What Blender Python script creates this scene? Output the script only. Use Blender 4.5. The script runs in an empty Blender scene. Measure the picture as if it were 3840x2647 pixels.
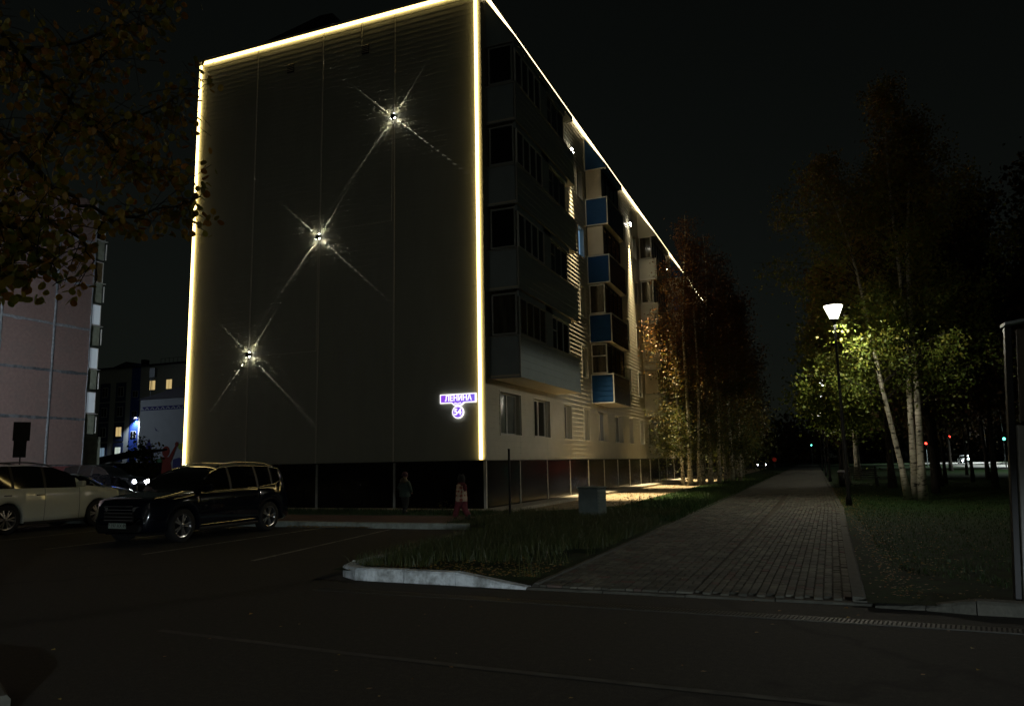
import bpy, bmesh, math, random
import numpy as np
from mathutils import Vector, Matrix, noise
R = math.radians
PI = math.pi
random.seed(7); rng = np.random.default_rng(7)
sc = bpy.context.scene
C = sc.collection

# ------------------------------------------------------------------ camera
LENS = 26.432; YAW = 21.5594; PITCH = 8.2842; ROLL = -1.0705
cam_d = bpy.data.cameras.new('camera'); cam = bpy.data.objects.new('camera', cam_d); C.objects.link(cam)
cam_d.lens = LENS; cam_d.sensor_width = 36.0; cam_d.clip_end = 3000; cam_d.clip_start = 0.05
_y, _p, _r = R(YAW), R(PITCH), R(ROLL)
fw = Vector((-math.sin(_y)*math.cos(_p), math.cos(_y)*math.cos(_p), math.sin(_p)))
rt = Vector((math.cos(_y), math.sin(_y), 0)); up = rt.cross(fw)
r2 = math.cos(_r)*rt + math.sin(_r)*up; u2 = -math.sin(_r)*rt + math.cos(_r)*up
cam.matrix_world = Matrix(((r2.x, u2.x, -fw.x, 0), (r2.y, u2.y, -fw.y, 0), (r2.z, u2.z, -fw.z, 1.65), (0, 0, 0, 1)))
sc.camera = cam

# ------------------------------------------------------------------ world (night sky glow)
w = bpy.data.worlds.new('World'); sc.world = w; w.use_nodes = True
nt = w.node_tree; nt.nodes.clear()
sky = nt.nodes.new('ShaderNodeTexSky'); sky.sky_type = 'NISHITA'; sky.sun_disc = False
sky.sun_elevation = R(12); sky.sun_rotation = R(150)
hs = nt.nodes.new('ShaderNodeHueSaturation'); hs.inputs['Saturation'].default_value = 0.22
mx = nt.nodes.new('ShaderNodeMix'); mx.data_type = 'RGBA'; mx.blend_type = 'MULTIPLY'; mx.inputs[0].default_value = 1.0
mx.inputs[7].default_value = (0.86, 1.0, 0.82, 1)
bg = nt.nodes.new('ShaderNodeBackground'); bg.inputs[1].default_value = 0.0011
ow = nt.nodes.new('ShaderNodeOutputWorld')
nt.links.new(sky.outputs[0], hs.inputs['Color']); nt.links.new(hs.outputs[0], mx.inputs[6])
nt.links.new(mx.outputs[2], bg.inputs[0]); nt.links.new(bg.outputs[0], ow.inputs[0])

# faint moonlight / city glow from behind the camera
sd = bpy.data.lights.new('moonlight', 'SUN'); sd.energy = 0.006; sd.angle = R(12); sd.color = (1, .96, .84)
so = bpy.data.objects.new('moonlight', sd); C.objects.link(so)
so.rotation_euler = Vector((-.35, .8, -.5)).to_track_quat('-Z', 'Y').to_euler()

vs = sc.view_settings
vs.view_transform = 'Standard'; vs.look = 'None'; vs.exposure = 0; vs.gamma = 1; vs.use_curve_mapping = False
sc.render.engine = 'CYCLES'

# light strengths in one place
LED_L = 6.2; BEAM_P = 320; FLOOD_P = 50000; PATHLAMP_L = 7; PATHLAMP_P = 960; ASSUMED_STREET_P = 90; ASSUMED_YARD_P = 15000

# ------------------------------------------------------------------ materials
def new_mat(name):
    m = bpy.data.materials.new(name); m.use_nodes = True
    return m, m.node_tree, m.node_tree.nodes['Principled BSDF']
def mat(name, col, rough=.6, metal=0, var=.12, scale=8, bump=0, bscale=40, coat=0, spec=.5, stretch=None, cracks=0, stain=0, stain_col=(.02, .02, .015)):
    m, t, b = new_mat(name)
    b.inputs['Roughness'].default_value = rough; b.inputs['Metallic'].default_value = metal
    b.inputs['Coat Weight'].default_value = coat; b.inputs['Specular IOR Level'].default_value = spec
    tc = t.nodes.new('ShaderNodeTexCoord'); src = tc.outputs['Object']
    if stretch:
        mp = t.nodes.new('ShaderNodeMapping'); mp.inputs['Scale'].default_value = stretch
        t.links.new(src, mp.inputs[0]); src = mp.outputs[0]
    n = t.nodes.new('ShaderNodeTexNoise'); n.inputs['Scale'].default_value = scale; n.inputs['Detail'].default_value = 6
    t.links.new(src, n.inputs['Vector'])
    cr = t.nodes.new('ShaderNodeValToRGB')
    cr.color_ramp.elements[0].position = .3; cr.color_ramp.elements[1].position = .7
    cr.color_ramp.elements[0].color = (*[c*(1-var) for c in col], 1); cr.color_ramp.elements[1].color = (*[min(1, c*(1+var)) for c in col], 1)
    t.links.new(n.outputs['Fac'], cr.inputs[0]); out = cr.outputs[0]
    if stain:
        n2 = t.nodes.new('ShaderNodeTexNoise'); n2.inputs['Scale'].default_value = scale*.22; n2.inputs['Detail'].default_value = 8; n2.inputs['Roughness'].default_value = .65
        t.links.new(src, n2.inputs['Vector'])
        c2 = t.nodes.new('ShaderNodeValToRGB'); c2.color_ramp.elements[0].position = .48; c2.color_ramp.elements[1].position = .66
        c2.color_ramp.elements[1].color = (stain, stain, stain, 1); c2.color_ramp.elements[0].color = (0, 0, 0, 1)
        t.links.new(n2.outputs['Fac'], c2.inputs[0])
        mm = t.nodes.new('ShaderNodeMix'); mm.data_type = 'RGBA'; mm.inputs[7].default_value = (*stain_col, 1)
        t.links.new(c2.outputs[0], mm.inputs[0]); t.links.new(out, mm.inputs[6]); out = mm.outputs[2]
    if cracks:
        wn = t.nodes.new('ShaderNodeTexNoise'); wn.inputs['Scale'].default_value = 1.5; t.links.new(src, wn.inputs['Vector'])
        va = t.nodes.new('ShaderNodeVectorMath'); va.operation = 'ADD'; t.links.new(src, va.inputs[0]); t.links.new(wn.outputs['Color'], va.inputs[1])
        vo = t.nodes.new('ShaderNodeTexVoronoi'); vo.feature = 'DISTANCE_TO_EDGE'; vo.inputs['Scale'].default_value = cracks; t.links.new(va.outputs[0], vo.inputs['Vector'])
        cc = t.nodes.new('ShaderNodeValToRGB'); cc.color_ramp.elements[0].color = (.55, .55, .55, 1); cc.color_ramp.elements[1].color = (1, 1, 1, 1); cc.color_ramp.elements[1].position = .012
        t.links.new(vo.outputs['Distance'], cc.inputs[0])
        mc = t.nodes.new('ShaderNodeMix'); mc.data_type = 'RGBA'; mc.blend_type = 'MULTIPLY'; mc.inputs[0].default_value = 1
        t.links.new(out, mc.inputs[6]); t.links.new(cc.outputs[0], mc.inputs[7]); out = mc.outputs[2]
    t.links.new(out, b.inputs['Base Color'])
    if bump:
        nb = t.nodes.new('ShaderNodeTexNoise'); nb.inputs['Scale'].default_value = bscale; nb.inputs['Detail'].default_value = 4
        t.links.new(src, nb.inputs['Vector'])
        bp = t.nodes.new('ShaderNodeBump'); bp.inputs['Strength'].default_value = bump; bp.inputs['Distance'].default_value = .02
        t.links.new(nb.outputs['Fac'], bp.inputs['Height']); t.links.new(bp.outputs[0], b.inputs['Normal'])
    return m
def emis(name, col, strength):
    m, t, b = new_mat(name)
    b.inputs['Base Color'].default_value = (*[min(.8, c) for c in col], 1)
    b.inputs['Emission Color'].default_value = (*col, 1); b.inputs['Emission Strength'].default_value = strength
    return m
def leaf_mat(name, cols, trans=.35, zgrad=None):
    m, t, b = new_mat(name)
    g = t.nodes.new('ShaderNodeNewGeometry'); cr = t.nodes.new('ShaderNodeValToRGB')
    els = cr.color_ramp.elements
    while len(els) < len(cols): els.new(.5)
    for i, c in enumerate(cols): els[i].position = i/(len(cols)-1); els[i].color = (*c, 1)
    fac = g.outputs['Random Per Island']
    if zgrad:
        tc = t.nodes.new('ShaderNodeTexCoord'); sp = t.nodes.new('ShaderNodeSeparateXYZ'); t.links.new(tc.outputs['Object'], sp.inputs[0])
        mr = t.nodes.new('ShaderNodeMapRange'); mr.inputs[1].default_value = zgrad[0]; mr.inputs[2].default_value = zgrad[1]
        mr.inputs[3].default_value = -.3; mr.inputs[4].default_value = .5
        t.links.new(sp.outputs[2], mr.inputs[0])
        ma = t.nodes.new('ShaderNodeMath'); ma.operation = 'MULTIPLY_ADD'; ma.inputs[1].default_value = .65
        t.links.new(fac, ma.inputs[0]); t.links.new(mr.outputs[0], ma.inputs[2]); fac = ma.outputs[0]
    t.links.new(fac, cr.inputs[0]); t.links.new(cr.outputs[0], b.inputs['Base Color']); b.inputs['Roughness'].default_value = .55
    tr = t.nodes.new('ShaderNodeBsdfTranslucent'); t.links.new(cr.outputs[0], tr.inputs[0])
    ms = t.nodes.new('ShaderNodeMixShader'); ms.inputs[0].default_value = trans
    o = t.nodes['Material Output']
    t.links.new(b.outputs[0], ms.inputs[1]); t.links.new(tr.outputs[0], ms.inputs[2]); t.links.new(ms.outputs[0], o.inputs[0])
    return m
def island_mat(name, cols, rough=.85, bump=.3, bscale=60):
    m, t, b = new_mat(name)
    g = t.nodes.new('ShaderNodeNewGeometry'); oi = t.nodes.new('ShaderNodeObjectInfo')
    ad = t.nodes.new('ShaderNodeMath'); ad.operation = 'ADD'; fr = t.nodes.new('ShaderNodeMath'); fr.operation = 'FRACT'
    t.links.new(g.outputs['Random Per Island'], ad.inputs[0]); t.links.new(oi.outputs['Random'], ad.inputs[1]); t.links.new(ad.outputs[0], fr.inputs[0])
    cr = t.nodes.new('ShaderNodeValToRGB'); els = cr.color_ramp.elements
    while len(els) < len(cols): els.new(.5)
    for i, (p, c) in enumerate(cols): els[i].position = p; els[i].color = (*c, 1)
    cr.color_ramp.interpolation = 'LINEAR'
    t.links.new(fr.outputs[0], cr.inputs[0])
    n = t.nodes.new('ShaderNodeTexNoise'); n.inputs['Scale'].default_value = 1.3; n.inputs['Detail'].default_value = 8
    tc = t.nodes.new('ShaderNodeNewGeometry'); t.links.new(tc.outputs['Position'], n.inputs['Vector'])
    mr = t.nodes.new('ShaderNodeMapRange'); mr.inputs[3].default_value = .55; mr.inputs[4].default_value = 1.35; mr.inputs[1].default_value = .3; mr.inputs[2].default_value = .7
    t.links.new(n.outputs['Fac'], mr.inputs[0])
    mm = t.nodes.new('ShaderNodeMix'); mm.data_type = 'RGBA'; mm.blend_type = 'MULTIPLY'; mm.inputs[0].default_value = 1
    t.links.new(cr.outputs[0], mm.inputs[6]); t.links.new(mr.outputs[0], mm.inputs[7])
    t.links.new(mm.outputs[2], b.inputs['Base Color']); b.inputs['Roughness'].default_value = rough
    nb = t.nodes.new('ShaderNodeTexNoise'); nb.inputs['Scale'].default_value = bscale; t.links.new(tc.outputs['Position'], nb.inputs['Vector'])
    bp = t.nodes.new('ShaderNodeBump'); bp.inputs['Strength'].default_value = bump; bp.inputs['Distance'].default_value = .005
    t.links.new(nb.outputs['Fac'], bp.inputs['Height']); t.links.new(bp.outputs[0], b.inputs['Normal'])
    return m

M = {}
M['asphalt'] = mat('asphalt', (.032, .030, .025), .85, var=.45, scale=70, spec=.3, bump=.28, bscale=120, stain=.8, stain_col=(.050, .046, .036), cracks=.10)
M['asphalt_lot'] = mat('asphalt_lot', (.032, .030, .024), .85, var=.45, scale=60, spec=.3, bump=.28, bscale=120, stain=.8, stain_col=(.055, .049, .038), cracks=.22)
M['soil'] = mat('soil', (.045, .037, .024), .95, var=.5, scale=5, bump=.8, bscale=20)
M['lawn_base'] = mat('lawn_base', (.008, .028, .003), .95, spec=.2, var=.5, scale=4, bump=.35, bscale=30, stain=.5, stain_col=(.020, .022, .007))
M['sand'] = mat('sand', (.30, .24, .15), .95, var=.25, scale=6, bump=.7, bscale=25, stain=.5, stain_col=(.12, .095, .055))
M['cladding_gable'] = mat('cladding_gable', (.31, .325, .27), .42, var=.05, scale=2, bump=.12, bscale=3, stretch=(1, 1, .25))
M['cladding'] = mat('cladding', (.40, .385, .31), .38, var=.07, scale=2, bump=.5, bscale=1.6, stretch=(1, 1, 1.4))
M['trim'] = mat('trim', (.5, .49, .43), .4, var=.05)
M['trim_grey'] = mat('trim_grey', (.3, .31, .29), .5, var=.08)
M['plinth'] = mat('plinth', (.008, .007, .006), .16, var=.3, scale=4, bump=.12, bscale=5, spec=.22)
M['white_pvc'] = mat('white_pvc', (.6, .6, .57), .35, var=.04)
M['blue_panel'] = mat('blue_panel', (.008, .055, .17), .7, spec=.2, var=.06, bump=.1, bscale=3)
M['navy_panel'] = mat('navy_panel', (.012, .016, .026), .25, var=.1)
M['beige_panel'] = mat('beige_panel', (.55, .49, .37), .5, var=.06, scale=2)
M['grey_panel'] = mat('grey_panel', (.24, .29, .30), .42, var=.06, scale=2)
M['pale_panel'] = mat('pale_panel', (.5, .51, .47), .45, var=.06, scale=2)
M['glass'] = mat('glass', (.008, .008, .007), .06, var=.2, scale=3)
M['glass_curtain'] = mat('glass_curtain', (.05, .043, .03), .1, var=.7, scale=7, stretch=(1, 1, .15))
M['glass_grey'] = mat('glass_grey', (.12, .13, .12), .15, var=.2, scale=2)
M['concrete'] = mat('concrete', (.36, .33, .26), .9, var=.15, scale=8, bump=.3, stain=.4, stain_col=(.2, .18, .13))
M['white_kerb'] = mat('white_kerb', (.66, .72, .75), .8, var=.12, scale=14, bump=.7, bscale=30, stain=.9, stain_col=(.17, .18, .17))
M['grey_kerb'] = mat('grey_kerb', (.075, .075, .06), .9, var=.2, scale=14, bump=.6, bscale=30, stain=.5, stain_col=(.09, .085, .07))
M['green_kerb'] = mat('green_kerb', (.30, .34, .30), .9, var=.2, scale=10, bump=.5, stain=.6, stain_col=(.12, .12, .09))
M['walk_red'] = mat('walk_red', (.09, .05, .04), .9, var=.25, scale=10, bump=.4)
M['pink'] = mat('pink_concrete', (.30, .212, .19), .9, var=.10, scale=5, bump=.6, bscale=50, stain=.35, stain_col=(.21, .19, .175))
M['joint'] = mat('joint_mortar', (.31, .34, .37), .9, var=.25, scale=6, bump=.5, stain=.6, stain_col=(.14, .16, .18))
M['joint_dark'] = mat('joint_dark', (.10, .115, .13), .9, var=.35, scale=5, bump=.5, stain=.7, stain_col=(.34, .36, .38))
M['red_base'] = mat('red_base', (.20, .06, .06), .8, var=.3, scale=3)
M['par_grey'] = mat('parapet_grey', (.34, .38, .29), .8, var=.2, scale=3, stain=.5, stain_col=(.13, .14, .11))
M['far_wall'] = mat('far_wall', (.42, .44, .40), .7, var=.06)
M['far_blue'] = mat('far_blue', (.03, .07, .33), .5, var=.1)
M['far_dark'] = mat('far_dark', (.035, .05, .12), .5, var=.15)
M['dark_roof'] = mat('dark_roof', (.03, .028, .05), .6)
M['mural_wall'] = mat('mural_wall', (.42, .46, .52), .85, var=.05, scale=1)
M['mural_navy'] = mat('mural_navy', (.05, .05, .20), .85, var=.08)
M['mural_green'] = mat('mural_green', (.06, .16, .08), .85, var=.08)
M['mural_red'] = mat('mural_red', (.20, .025, .015), .85, var=.08)
M['mural_lime'] = mat('mural_lime', (.3, .42, .08), .85, var=.08)
M['black_metal'] = mat('black_metal', (.012, .012, .012), .45, metal=.3)
M['grey_metal'] = mat('grey_metal', (.28, .32, .34), .45, metal=.5, var=.1)
M['cabinet'] = mat('cabinet', (.15, .19, .18), .6, var=.15, scale=4)
M['steel'] = mat('steel', (.035, .034, .028), .6, metal=.4, var=.3, scale=20)
M['void'] = mat('void', (.004, .004, .004), .9)
M['rubber'] = mat('rubber', (.012, .012, .012), .8)
M['rim'] = mat('rim', (.55, .55, .55), .22, metal=.9)
M['rim_dim'] = mat('rim_dim', (.30, .28, .26), .3, metal=.8)
M['navy_paint'] = mat('navy_paint', (.004, .007, .016), .12, metal=.2, var=.02, coat=1)
M['white_paint'] = mat('white_paint', (.74, .77, .66), .22, var=.02, coat=.6)
M['black_paint'] = mat('black_paint', (.006, .007, .009), .2, var=.02, coat=.6)
M['pale_paint'] = mat('pale_paint', (.35, .42, .45), .25, var=.02, coat=.6)
M['car_glass'] = mat('car_glass', (.004, .004, .004), .04, spec=.7)
M['windscreen'] = mat('windscreen', (.010, .012, .012), .06, spec=.8)
M['chrome'] = mat('chrome', (.8, .78, .72), .12, metal=1, var=.02)
M['lamp_lens'] = mat('lamp_lens', (.35, .35, .35), .1, metal=.5)
M['plate'] = mat('plate', (.32, .40, .36), .5, var=.05)
M['ink'] = mat('ink', (.02, .02, .02), .6)
M['skin'] = mat('skin', (.42, .26, .2), .6, var=.05)
M['jacket_green'] = mat('jacket_green', (.055, .085, .07), .85, var=.15, scale=10)
M['trousers_dark'] = mat('trousers_dark', (.02, .022, .018), .9)
M['hat_mauve'] = mat('hat_mauve', (.10, .05, .07), .9)
M['hair'] = mat('hair', (.09, .08, .05), .7)
M['hat_dark'] = mat('hat_dark', (.045, .045, .042), .9)
M['red_cloth'] = mat('red_cloth', (.16, .035, .042), .9, var=.2, scale=12)
M['boots'] = mat('boots', (.02, .02, .018), .8)
M['bark'] = mat('bark_dark', (.035, .028, .022), .95, var=.4, scale=12, bump=.8)
M['led'] = emis('led_strip', (1.0, .72, .26), LED_L)
M['led_cool'] = emis('led_strip_eave', (1.0, .78, .42), LED_L)
M['beam_lens'] = emis('beam_lens', (1.0, .93, .75), 60)
M['path_lens'] = emis('path_lamp_shade', (1.0, .97, .86), PATHLAMP_L)
M['sign_white'] = emis('sign_white', (1.0, .96, 1.0), 1.25)
M['win_warm'] = emis('window_warm', (1.0, .72, .3), .55)
M['win_white'] = emis('window_white', (.85, 1.0, .8), .45)
M['win_cool'] = emis('window_cool', (.5, .75, 1.0), .22)
M['head_white'] = emis('headlight_on', (.85, .9, 1.0), 60)
M['head_far'] = emis('headlight_far', (.85, .88, 1.0), 25)
M['red_on'] = emis('signal_red', (1.0, .05, .03), 9)
M['green_on'] = emis('signal_green', (.15, 1.0, .7), 4)

def birch_bark():
    m, t, b = new_mat('birch_bark'); b.inputs['Roughness'].default_value = .75
    tc = t.nodes.new('ShaderNodeTexCoord'); mp = t.nodes.new('ShaderNodeMapping'); mp.inputs['Scale'].default_value = (3.0, 3.0, 9.0)
    t.links.new(tc.outputs['Object'], mp.inputs[0])
    n = t.nodes.new('ShaderNodeTexNoise'); n.inputs['Scale'].default_value = 1.3; n.inputs['Detail'].default_value = 6; n.inputs['Roughness'].default_value = .6
    t.links.new(mp.outputs[0], n.inputs['Vector'])
    cr = t.nodes.new('ShaderNodeValToRGB'); e = cr.color_ramp.elements
    e[0].position = .36; e[0].color = (.02, .018, .014, 1); e[1].position = .46; e[1].color = (.46, .42, .33, 1)
    e.new(.7).color = (.56, .53, .45, 1)
    t.links.new(n.outputs['Fac'], cr.inputs[0]); t.links.new(cr.outputs[0], b.inputs['Base Color'])
    return m
M['birch'] = birch_bark()
def sign_face():
    m, t, b = new_mat('sign_violet')
    tc = t.nodes.new('ShaderNodeTexCoord'); sp = t.nodes.new('ShaderNodeSeparateXYZ'); t.links.new(tc.outputs['Object'], sp.inputs[0])
    mr = t.nodes.new('ShaderNodeMapRange'); mr.inputs[1].default_value = -.65; mr.inputs[2].default_value = .65; t.links.new(sp.outputs[0], mr.inputs[0])
    cr = t.nodes.new('ShaderNodeValToRGB'); cr.color_ramp.elements[0].color = (.33, .07, 1, 1); cr.color_ramp.elements[1].color = (.26, .17, 1, 1)
    t.links.new(mr.outputs[0], cr.inputs[0]); t.links.new(cr.outputs[0], b.inputs['Emission Color']); b.inputs['Emission Strength'].default_value = .78
    b.inputs['Base Color'].default_value = (.1, .04, .3, 1)
    return m
M['sign_violet'] = sign_face()
def spotted():
    m, t, b = new_mat('spotted_jacket'); b.inputs['Roughness'].default_value = .9
    tc = t.nodes.new('ShaderNodeTexCoord'); v = t.nodes.new('ShaderNodeTexVoronoi'); v.inputs['Scale'].default_value = 9; v.inputs['Randomness'].default_value = .25
    t.links.new(tc.outputs['Object'], v.inputs['Vector'])
    cr = t.nodes.new('ShaderNodeValToRGB'); e = cr.color_ramp.elements; e[0].position = .40; e[0].color = (.36, .11, .075, 1); e[1].position = .46; e[1].color = (.62, .48, .34, 1)
    t.links.new(v.outputs['Distance'], cr.inputs[0]); t.links.new(cr.outputs[0], b.inputs['Base Color'])
    return m
M['spotted'] = spotted()
M['leaf_birch_l'] = leaf_mat('leaf_birch_autumn', [(.05, .07, .012), (.12, .10, .014), (.18, .082, .013), (.17, .058, .012)], zgrad=(2.5, 11))
M['leaf_birch_r'] = leaf_mat('leaf_birch_green', [(.10, .15, .02), (.17, .21, .03), (.27, .23, .035), (.26, .13, .018)], zgrad=(2, 13))
M['leaf_dark'] = leaf_mat('leaf_dark_autumn', [(.045, .05, .015), (.09, .05, .014), (.07, .03, .012)])
M['leaf_near'] = leaf_mat('leaf_aspen', [(.17, .20, .018), (.30, .26, .03), (.38, .24, .028), (.34, .14, .02)])
M['leaf_fallen'] = leaf_mat('leaf_fallen', [(.30, .23, .04), (.30, .15, .035), (.15, .08, .02), (.36, .31, .13)], trans=.1)
M['leaf_bush'] = leaf_mat('leaf_bush', [(.06, .12, .02), (.12, .15, .02), (.25, .12, .02)])
M['grass_tall'] = leaf_mat('grass_tall', [(.03, .05, .012), (.055, .072, .018), (.09, .085, .032)], trans=.2)
M['grass_short'] = leaf_mat('grass_short', [(.014, .045, .006), (.024, .06, .008), (.04, .05, .01)], trans=.2)
M['paver'] = island_mat('paver', [(0, (.042, .042, .031)), (.5, (.082, .080, .060)), (.88, (.115, .113, .088)), (.96, (.08, .045, .036)), (1, (.09, .042, .034))])

# ------------------------------------------------------------------ mesh helpers
class MB:
    def __init__(s): s.v = []; s.f = []
    def quad(s, *p):
        n = len(s.v); s.v += [tuple(q) for q in p]; s.f.append(tuple(range(n, n+len(p)))); return s
    def box(s, x0, x1, y0, y1, z0, z1):
        n = len(s.v)
        s.v += [(x0, y0, z0), (x1, y0, z0), (x1, y1, z0), (x0, y1, z0), (x0, y0, z1), (x1, y0, z1), (x1, y1, z1), (x0, y1, z1)]
        s.f += [tuple(n+i for i in q) for q in ((0, 3, 2, 1), (4, 5, 6, 7), (0, 1, 5, 4), (1, 2, 6, 5), (2, 3, 7, 6), (3, 0, 4, 7))]
        return s
    def prism(s, pts, d):      # extrude polygon (3D points) along vector d
        n = len(s.v); k = len(pts)
        s.v += [tuple(p) for p in pts] + [(p[0]+d[0], p[1]+d[1], p[2]+d[2]) for p in pts]
        s.f.append(tuple(range(n+k-1, n-1, -1))); s.f.append(tuple(range(n+k, n+2*k)))
        for i in range(k): j = (i+1) % k; s.f.append((n+i, n+j, n+k+j, n+k+i))
        return s
    def tube(s, pts, rad, seg=6, cap=True):
        pts = [Vector(p) for p in pts]; k = len(pts)
        if not hasattr(rad, '__len__'): rad = [rad]*k
        n0 = len(s.v); prev = None
        for i, p in enumerate(pts):
            t = (pts[min(i+1, k-1)]-pts[max(i-1, 0)]).normalized()
            a = Vector((0, 0, 1)) if abs(t.z) < .9 else Vector((1, 0, 0))
            if prev is not None: a = prev
            b = t.cross(a).normalized(); a = b.cross(t).normalized(); prev = a
            for j in range(seg):
                an = 2*PI*j/seg; s.v.append(tuple(p+rad[i]*(math.cos(an)*a+math.sin(an)*b)))
        for i in range(k-1):
            for j in range(seg):
                j2 = (j+1) % seg; s.f.append((n0+i*seg+j, n0+i*seg+j2, n0+(i+1)*seg+j2, n0+(i+1)*seg+j))
        if cap:
            s.f.append(tuple(n0+j for j in range(seg))[::-1]); s.f.append(tuple(n0+(k-1)*seg+j for j in range(seg)))
        return s
    def lathe(s, prof, seg=20, cx=0, cy=0, closed=True):   # (r,z) profile about z axis
        n0 = len(s.v)
        for r, z in prof:
            for j in range(seg): a = 2*PI*j/seg; s.v.append((cx+r*math.cos(a), cy+r*math.sin(a), z))
        for i in range(len(prof)-1):
            for j in range(seg):
                j2 = (j+1) % seg; s.f.append((n0+i*seg+j, n0+i*seg+j2, n0+(i+1)*seg+j2, n0+(i+1)*seg+j))
        if closed:
            s.f.append(tuple(n0+j for j in range(seg))[::-1]); m = n0+(len(prof)-1)*seg; s.f.append(tuple(m+j for j in range(seg)))
        return s
    def xform(s, mat, start=0):
        for i in range(start, len(s.v)): s.v[i] = tuple(mat @ Vector(s.v[i]))
        return s
    def mesh(s, name, m, smooth=False):
        me = bpy.data.meshes.new(name); me.from_pydata(s.v, [], s.f)
        if m: me.materials.append(m)
        me.validate(); me.update()
        if smooth: me.shade_smooth()
        return me
    def build(s, name, m, parent=None, smooth=False, bevel=0):
        o = bpy.data.objects.new(name, s.mesh(name, m, smooth)); C.objects.link(o)
        if parent: o.parent = parent
        if bevel:
            b = o.modifiers.new('bevel', 'BEVEL'); b.width = bevel; b.segments = 2; b.limit_method = 'ANGLE'
        return o
def put(name, me, parent=None, loc=(0, 0, 0), rot=(0, 0, 0), scale=None):
    o = bpy.data.objects.new(name, me); C.objects.link(o); o.location = loc; o.rotation_euler = rot
    if scale: o.scale = scale
    if parent: o.parent = parent
    return o
def empty(name, loc=(0, 0, 0), rz=0):
    o = bpy.data.objects.new(name, None); C.objects.link(o); o.location = loc; o.rotation_euler = (0, 0, rz); return o
def tag(o, label, cat, group=None, kind=None):
    if label: o['label'] = label
    if cat: o['category'] = cat
    if group: o['group'] = group
    if kind: o['kind'] = kind
    return o
def struct(o, label=None):
    o['kind'] = 'structure'
    if label: o['label'] = label
    return o
def tri_mesh(name, verts, faces, m, parent=None, smooth=False):
    me = bpy.data.meshes.new(name); me.from_pydata(verts.tolist(), [], faces.tolist()); me.materials.append(m); me.update()
    if smooth: me.shade_smooth()
    o = bpy.data.objects.new(name, me); C.objects.link(o)
    if parent: o.parent = parent
    return o
def spot(name, parent, loc, target, power, size, blend, col, rad=.02):
    d = bpy.data.lights.new(name, 'SPOT'); d.energy = power; d.spot_size = R(size); d.spot_blend = blend; d.color = col; d.shadow_soft_size = rad
    o = bpy.data.objects.new(name, d); C.objects.link(o); o.parent = parent; o.location = loc
    o.rotation_euler = (Vector(target)-Vector(loc)).to_track_quat('-Z', 'Y').to_euler(); return o
def fan(name, parent, loc, direction, normal, power, size, narrow, col, rad=.004, blend=.7):
    # a lens that spreads the light in the plane of the wall normal and keeps it thin along the wall
    d = bpy.data.lights.new(name, 'SPOT'); d.energy = power; d.spot_size = R(size); d.spot_blend = blend; d.color = col; d.shadow_soft_size = rad
    o = bpy.data.objects.new(name, d); C.objects.link(o); o.parent = parent
    z = -Vector(direction).normalized(); x = Vector(normal).normalized(); x = (x-z*x.dot(z)).normalized(); y = z.cross(x)
    m = Matrix((x, y, z)).transposed().to_4x4() @ Matrix.Diagonal((1, narrow, 1, 1)); o.matrix_local = Matrix.Translation(loc) @ m; return o
def siding(mb, axis, c, u0, u1, z0, z1, sgn=1, pitch=.2, lip=.016, holes=()):
    zs = [z0]; k = math.floor(z0/pitch+1e-6)+1
    while k*pitch < z1-1e-4: zs.append(k*pitch); k += 1
    zs.append(z1)
    for h in holes: zs += [h[2], h[3]]
    zs = sorted(set(round(z, 4) for z in zs if z0-1e-6 <= z <= z1+1e-6))
    def off(z, low):
        f = (z/pitch) % 1.0
        if low and f > .999: f = 0
        if not low and f < .001: f = 1
        return lip*(1-f)
    def P(u, z, o):
        return (c+sgn*o, u, z) if axis == 'x' else (u, c-sgn*o, z)
    for a, b in zip(zs[:-1], zs[1:]):
        if b-a < 1e-4: continue
        segs = [(u0, u1)]
        for h in holes:
            if h[2] <= a+1e-4 and h[3] >= b-1e-4:
                ns = []
                for s0, s1 in segs:
                    if h[1] <= s0 or h[0] >= s1: ns.append((s0, s1))
                    else:
                        if h[0] > s0: ns.append((s0, h[0]))
                        if h[1] < s1: ns.append((h[1], s1))
                segs = ns
        for s0, s1 in segs:
            oa, ob = off(a, True), off(b, False)
            mb.quad(P(s0, a, oa), P(s1, a, oa), P(s1, b, ob), P(s0, b, ob))
            if oa > lip*.9: mb.quad(P(s0, a, 0), P(s1, a, 0), P(s1, a, oa), P(s0, a, oa))
    return mb
def text_mesh(s, size, m, name='lettering', bold=0, depth=.004):
    cu = bpy.data.curves.new(name, 'FONT'); cu.body = s; cu.size = size; cu.align_x = 'CENTER'; cu.align_y = 'CENTER'; cu.extrude = depth; cu.offset = bold
    ob = bpy.data.objects.new(name, cu); C.objects.link(ob)
    dg = bpy.context.evaluated_depsgraph_get(); dg.update()
    me = bpy.data.meshes.new_from_object(ob.evaluated_get(dg)); me.materials.clear(); me.materials.append(m)
    bpy.data.objects.remove(ob); return me

# ------------------------------------------------------------------ world positions of the main building
CX, CY, GW, ZT, ZC = -9.957, 22.710, 12.80, 18.57, 1.75
XL = CX-GW; YEND = 93.0; BZ = 0.1

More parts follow.
